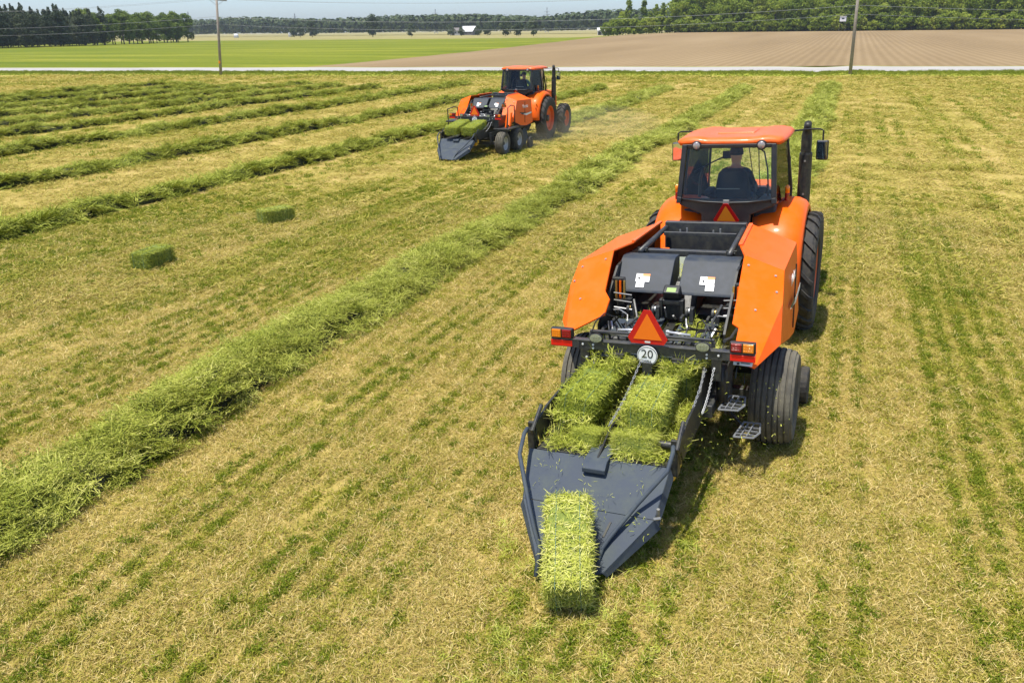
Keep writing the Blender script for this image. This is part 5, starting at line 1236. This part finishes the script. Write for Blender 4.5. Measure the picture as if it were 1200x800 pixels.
upole(*PX[0], 8.5, radians(5.5), 'weathered wooden utility pole with crossarm at left, base by the gravel road')
part('marker_band', 'lens_amber', bpy.data.objects['utility_pole'], lambda b: b.lathe([(.15, 1.3), (.155, 1.35), (.155, 1.55), (.15, 1.6)], c=(-.02, -.03, 0), axis='z', n=12))
upole(*PX[1], 9.4, radians(-1.6), 'leaning grey wooden utility pole at right in front of the ploughed field')
for off, z, r, lab in ((1.0, 8.25, .010, 'overhead wire on the road side of the crossarms'), (-1.0, 8.25, .010, 'overhead wire on the field side of the crossarms'), (.1, 6.35, .014, 'upper of the two low cables sagging between the poles'), (.1, 5.55, .012, 'lower of the two low cables sagging between the poles')):
    pts = []
    for i in range(3):
        (ax, ay), (bx_, by) = allp[i], allp[i + 1]
        for k in range(15):
            t = k / 14
            if k == 0 and i: continue
            zz0 = gzf(ax, ay) + z; zz1 = gzf(bx_, by) + z
            pts.append((ax + (bx_ - ax) * t - off * .15, ay + (by - ay) * t + off * .9, zz0 + (zz1 - zz0) * t - 1.0 * 4 * t * (1 - t)))
    o = MB().tube(pts, r, 5).build('overhead_wire', 'wire_metal', None); tag(o, lab, 'wire', 'overhead wires')
# ------------------------------------------------------------------ far buildings and masts
def building(name, X, Y, L, W, h, rh, rot, wallm, roofm, label, nwin=3, cat='barn'):
    o = empty(name, (X, Y, gzf(X, Y)), (0, 0, rot)); tag(o, label, cat)
    wl = part('wall', wallm, o, lambda b: (b.box(-L / 2, L / 2, -W / 2, W / 2, -.5, h), b.prism([(-W / 2, h), (W / 2, h), (0, h + rh)], -L / 2 + .01, L / 2 - .01)))
    part('roof', roofm, o, lambda b: (b.plate([(-L / 2 - .5, -W / 2 - .5, h - .1), (L / 2 + .5, -W / 2 - .5, h - .1), (L / 2 + .5, 0, h + rh + .15), (-L / 2 - .5, 0, h + rh + .15)], .2), b.plate([(-L / 2 - .5, W / 2 + .5, h - .1), (L / 2 + .5, W / 2 + .5, h - .1), (L / 2 + .5, 0, h + rh + .15), (-L / 2 - .5, 0, h + rh + .15)], .2)))
    for k in range(nwin):
        x = -L / 2 + L * (k + .5) / nwin; part('window', 'window_dark', o, lambda b: b.box(x - .7, x + .7, -W / 2 - .06, -W / 2 - .01, h * .35, h * .72))
    part('door', 'window_dark', o, lambda b: b.box(-L * .22 - 1.2, -L * .22 + 1.2, -W / 2 - .08, -W / 2 - .012, -.4, h * .62))
    return o
X, Y = pix_ground(550, 41.0); building('barn', X, Y, 15, 12, 3.2, 4.8, radians(-8), 'house_roof', 'barn_roof', 'far grey barn with bright white roof before the wood line')
X, Y = pix_ground(535, 41.2); building('farmhouse', X, Y, 10, 8, 4, 2.6, radians(12), 'barn_wall', 'house_roof', 'small grey farm building left of the white-roofed barn', cat='house')
X, Y = pix_ground(704, 40.8); building('farmhouse', X, Y, 5, 5, 3.2, 1.8, radians(20), 'house_wall', 'barn_roof', 'tiny white house near the left end of the right-hand woods', 2, 'house')
def tank(px, py, r, h, label):
    X, Y = pix_ground(px, py); o = empty('storage_dome', (X, Y, gzf(X, Y))); tag(o, label, 'silo')
    part('shell', 'barn_roof', o, lambda b: b.lathe([(r, -.4), (r, h * .5), (r * .85, h * .8), (r * .5, h * .96), (.05, h)], axis='z', n=20), smooth=True)
    part('hatch', 'barn_wall', o, lambda b: b.box(-.9, .9, -r - .05, -r + .3, -.2, 2.0))
tank(277, 44.2, 2.4, 3.6, 'small white domed store in the far tan field at left'); tank(340, 43.0, 1.6, 4.6, 'pale storage dome by the clump of trees left of the lone tree')
# small white hunting blind on legs before the woods
X, _z = pix_atY(988, 23, 468); g0 = gzf(X, 468)
o = empty('hunting_blind', (X, 468, g0)); tag(o, 'small white box stand on legs before the woods, left of the leaning pole', 'hunting blind')
zb = pix_atY(988, 25.5, 468)[1] - g0
part('cabin', 'white_paint', o, lambda b: b.box(-1.5, 1.5, -1.2, 1.2, zb, zb + 2.3), bevel=.05)
part('roof', 'barn_roof', o, lambda b: b.box(-1.7, 1.7, -1.4, 1.4, zb + 2.31, zb + 2.5))
part('window', 'window_dark', o, lambda b: b.box(-.6, .6, -1.23, -1.205, zb + 1.1, zb + 1.7))
for sx in (-1, 1):
    for sy in (-1, 1): part('leg', 'bark', o, lambda b: b.beam((sx * 1.6, sy * 1.3, -.3), (sx * 1.1, sy * .9, zb), .14, .14))
def pylon(px, py_top, dist, label):
    d = pix_ray(px, py_top); s = dist / d[1]; X, Y, Zt = d[0] * s, dist, CAM_H + d[2] * s; H = Zt
    o = empty('transmission_tower', (X, Y, 0), (0, 0, .4)); tag(o, label, 'transmission tower', 'distant transmission towers')
    def f(b):
        for sx in (-1, 1):
            for sy in (-1, 1): b.beam((sx * 2.6, sy * 2.6, 0), (sx * .35, sy * .35, H), .35, .35)
        n = 8
        for k in range(n):
            z0, z1 = H * k / n, H * (k + 1) / n; w0, w1 = 2.6 - 2.25 * k / n, 2.6 - 2.25 * (k + 1) / n
            for sy in (-1, 1): b.beam((-w0, sy * w0, z0), (w1, sy * w1, z1), .18, .18); b.beam((w0, sy * w0, z0), (-w1, sy * w1, z1), .18, .18)
            for sx in (-1, 1): b.beam((sx * w0, -w0, z0), (sx * w1, w1, z1), .18, .18)
    part('lattice', 'pylon_steel', o, f)
    for z in (.72, .84): part('arm', 'pylon_steel', o, lambda b: b.beam((-4, 0, H * z), (4, 0, H * z), .3, .3))
for px, py, nm in ((220, 14, 'leftmost'), (345, 16, 'second from left'), (510, 11, 'third from left'), (641, 9, 'rightmost')): pylon(px, py, 1150, 'faint %s transmission tower rising over the far woods' % nm)
# ------------------------------------------------------------------ thin summer haze
def haze_box():
    m = bpy.data.materials.new('haze'); m.use_nodes = True; t = m.node_tree; t.nodes.clear()
    out = t.nodes.new('ShaderNodeOutputMaterial'); v = t.nodes.new('ShaderNodeVolumePrincipled')
    v.inputs['Color'].default_value = (0.80, 0.88, 0.97, 1); v.inputs['Density'].default_value = 0.00011; v.inputs['Anisotropy'].default_value = 0.2
    t.links.new(v.outputs[0], out.inputs['Volume']); M['haze'] = m
    b = MB(); b.box(-9100, 9100, -3100, 12100, -1.6, 46)
    o = b.build('haze', 'haze', None); tag(o, kind='stuff')
haze_box()
# ------------------------------------------------------------------ dust raised around the far machine's wheels
def dust():
    m = bpy.data.materials.new('dust'); m.use_nodes = True; t = m.node_tree; t.nodes.clear()
    out = t.nodes.new('ShaderNodeOutputMaterial'); v = t.nodes.new('ShaderNodeVolumePrincipled')
    v.inputs['Color'].default_value = (0.86, 0.80, 0.55, 1); v.inputs['Density'].default_value = 0.032
    t.links.new(v.outputs[0], out.inputs['Volume']); M['dust'] = m
    for (x, y, z, rx, ry, rz) in ((FX + 1.9, 33.6, .35, 1.4, 2.0, .55), (FX + 1.5, 31.8, .3, 1.0, 1.6, .40), (FX + 3.4, 36.5, .6, 2.6, 3.0, .8)):
        b = MB(); b.lathe([(.001, -1), (.38, -.92), (.71, -.70), (.92, -.38), (1, 0), (.92, .38), (.71, .70), (.38, .92), (.001, 1)], axis='z', n=24)
        o = b.build('dust_cloud', 'dust', None, loc=(x, y, z)); o.scale = (rx, ry, rz); tag(o, 'thin pale dust hanging beside the wheels of the distant baler', 'dust', kind='stuff')
dust()
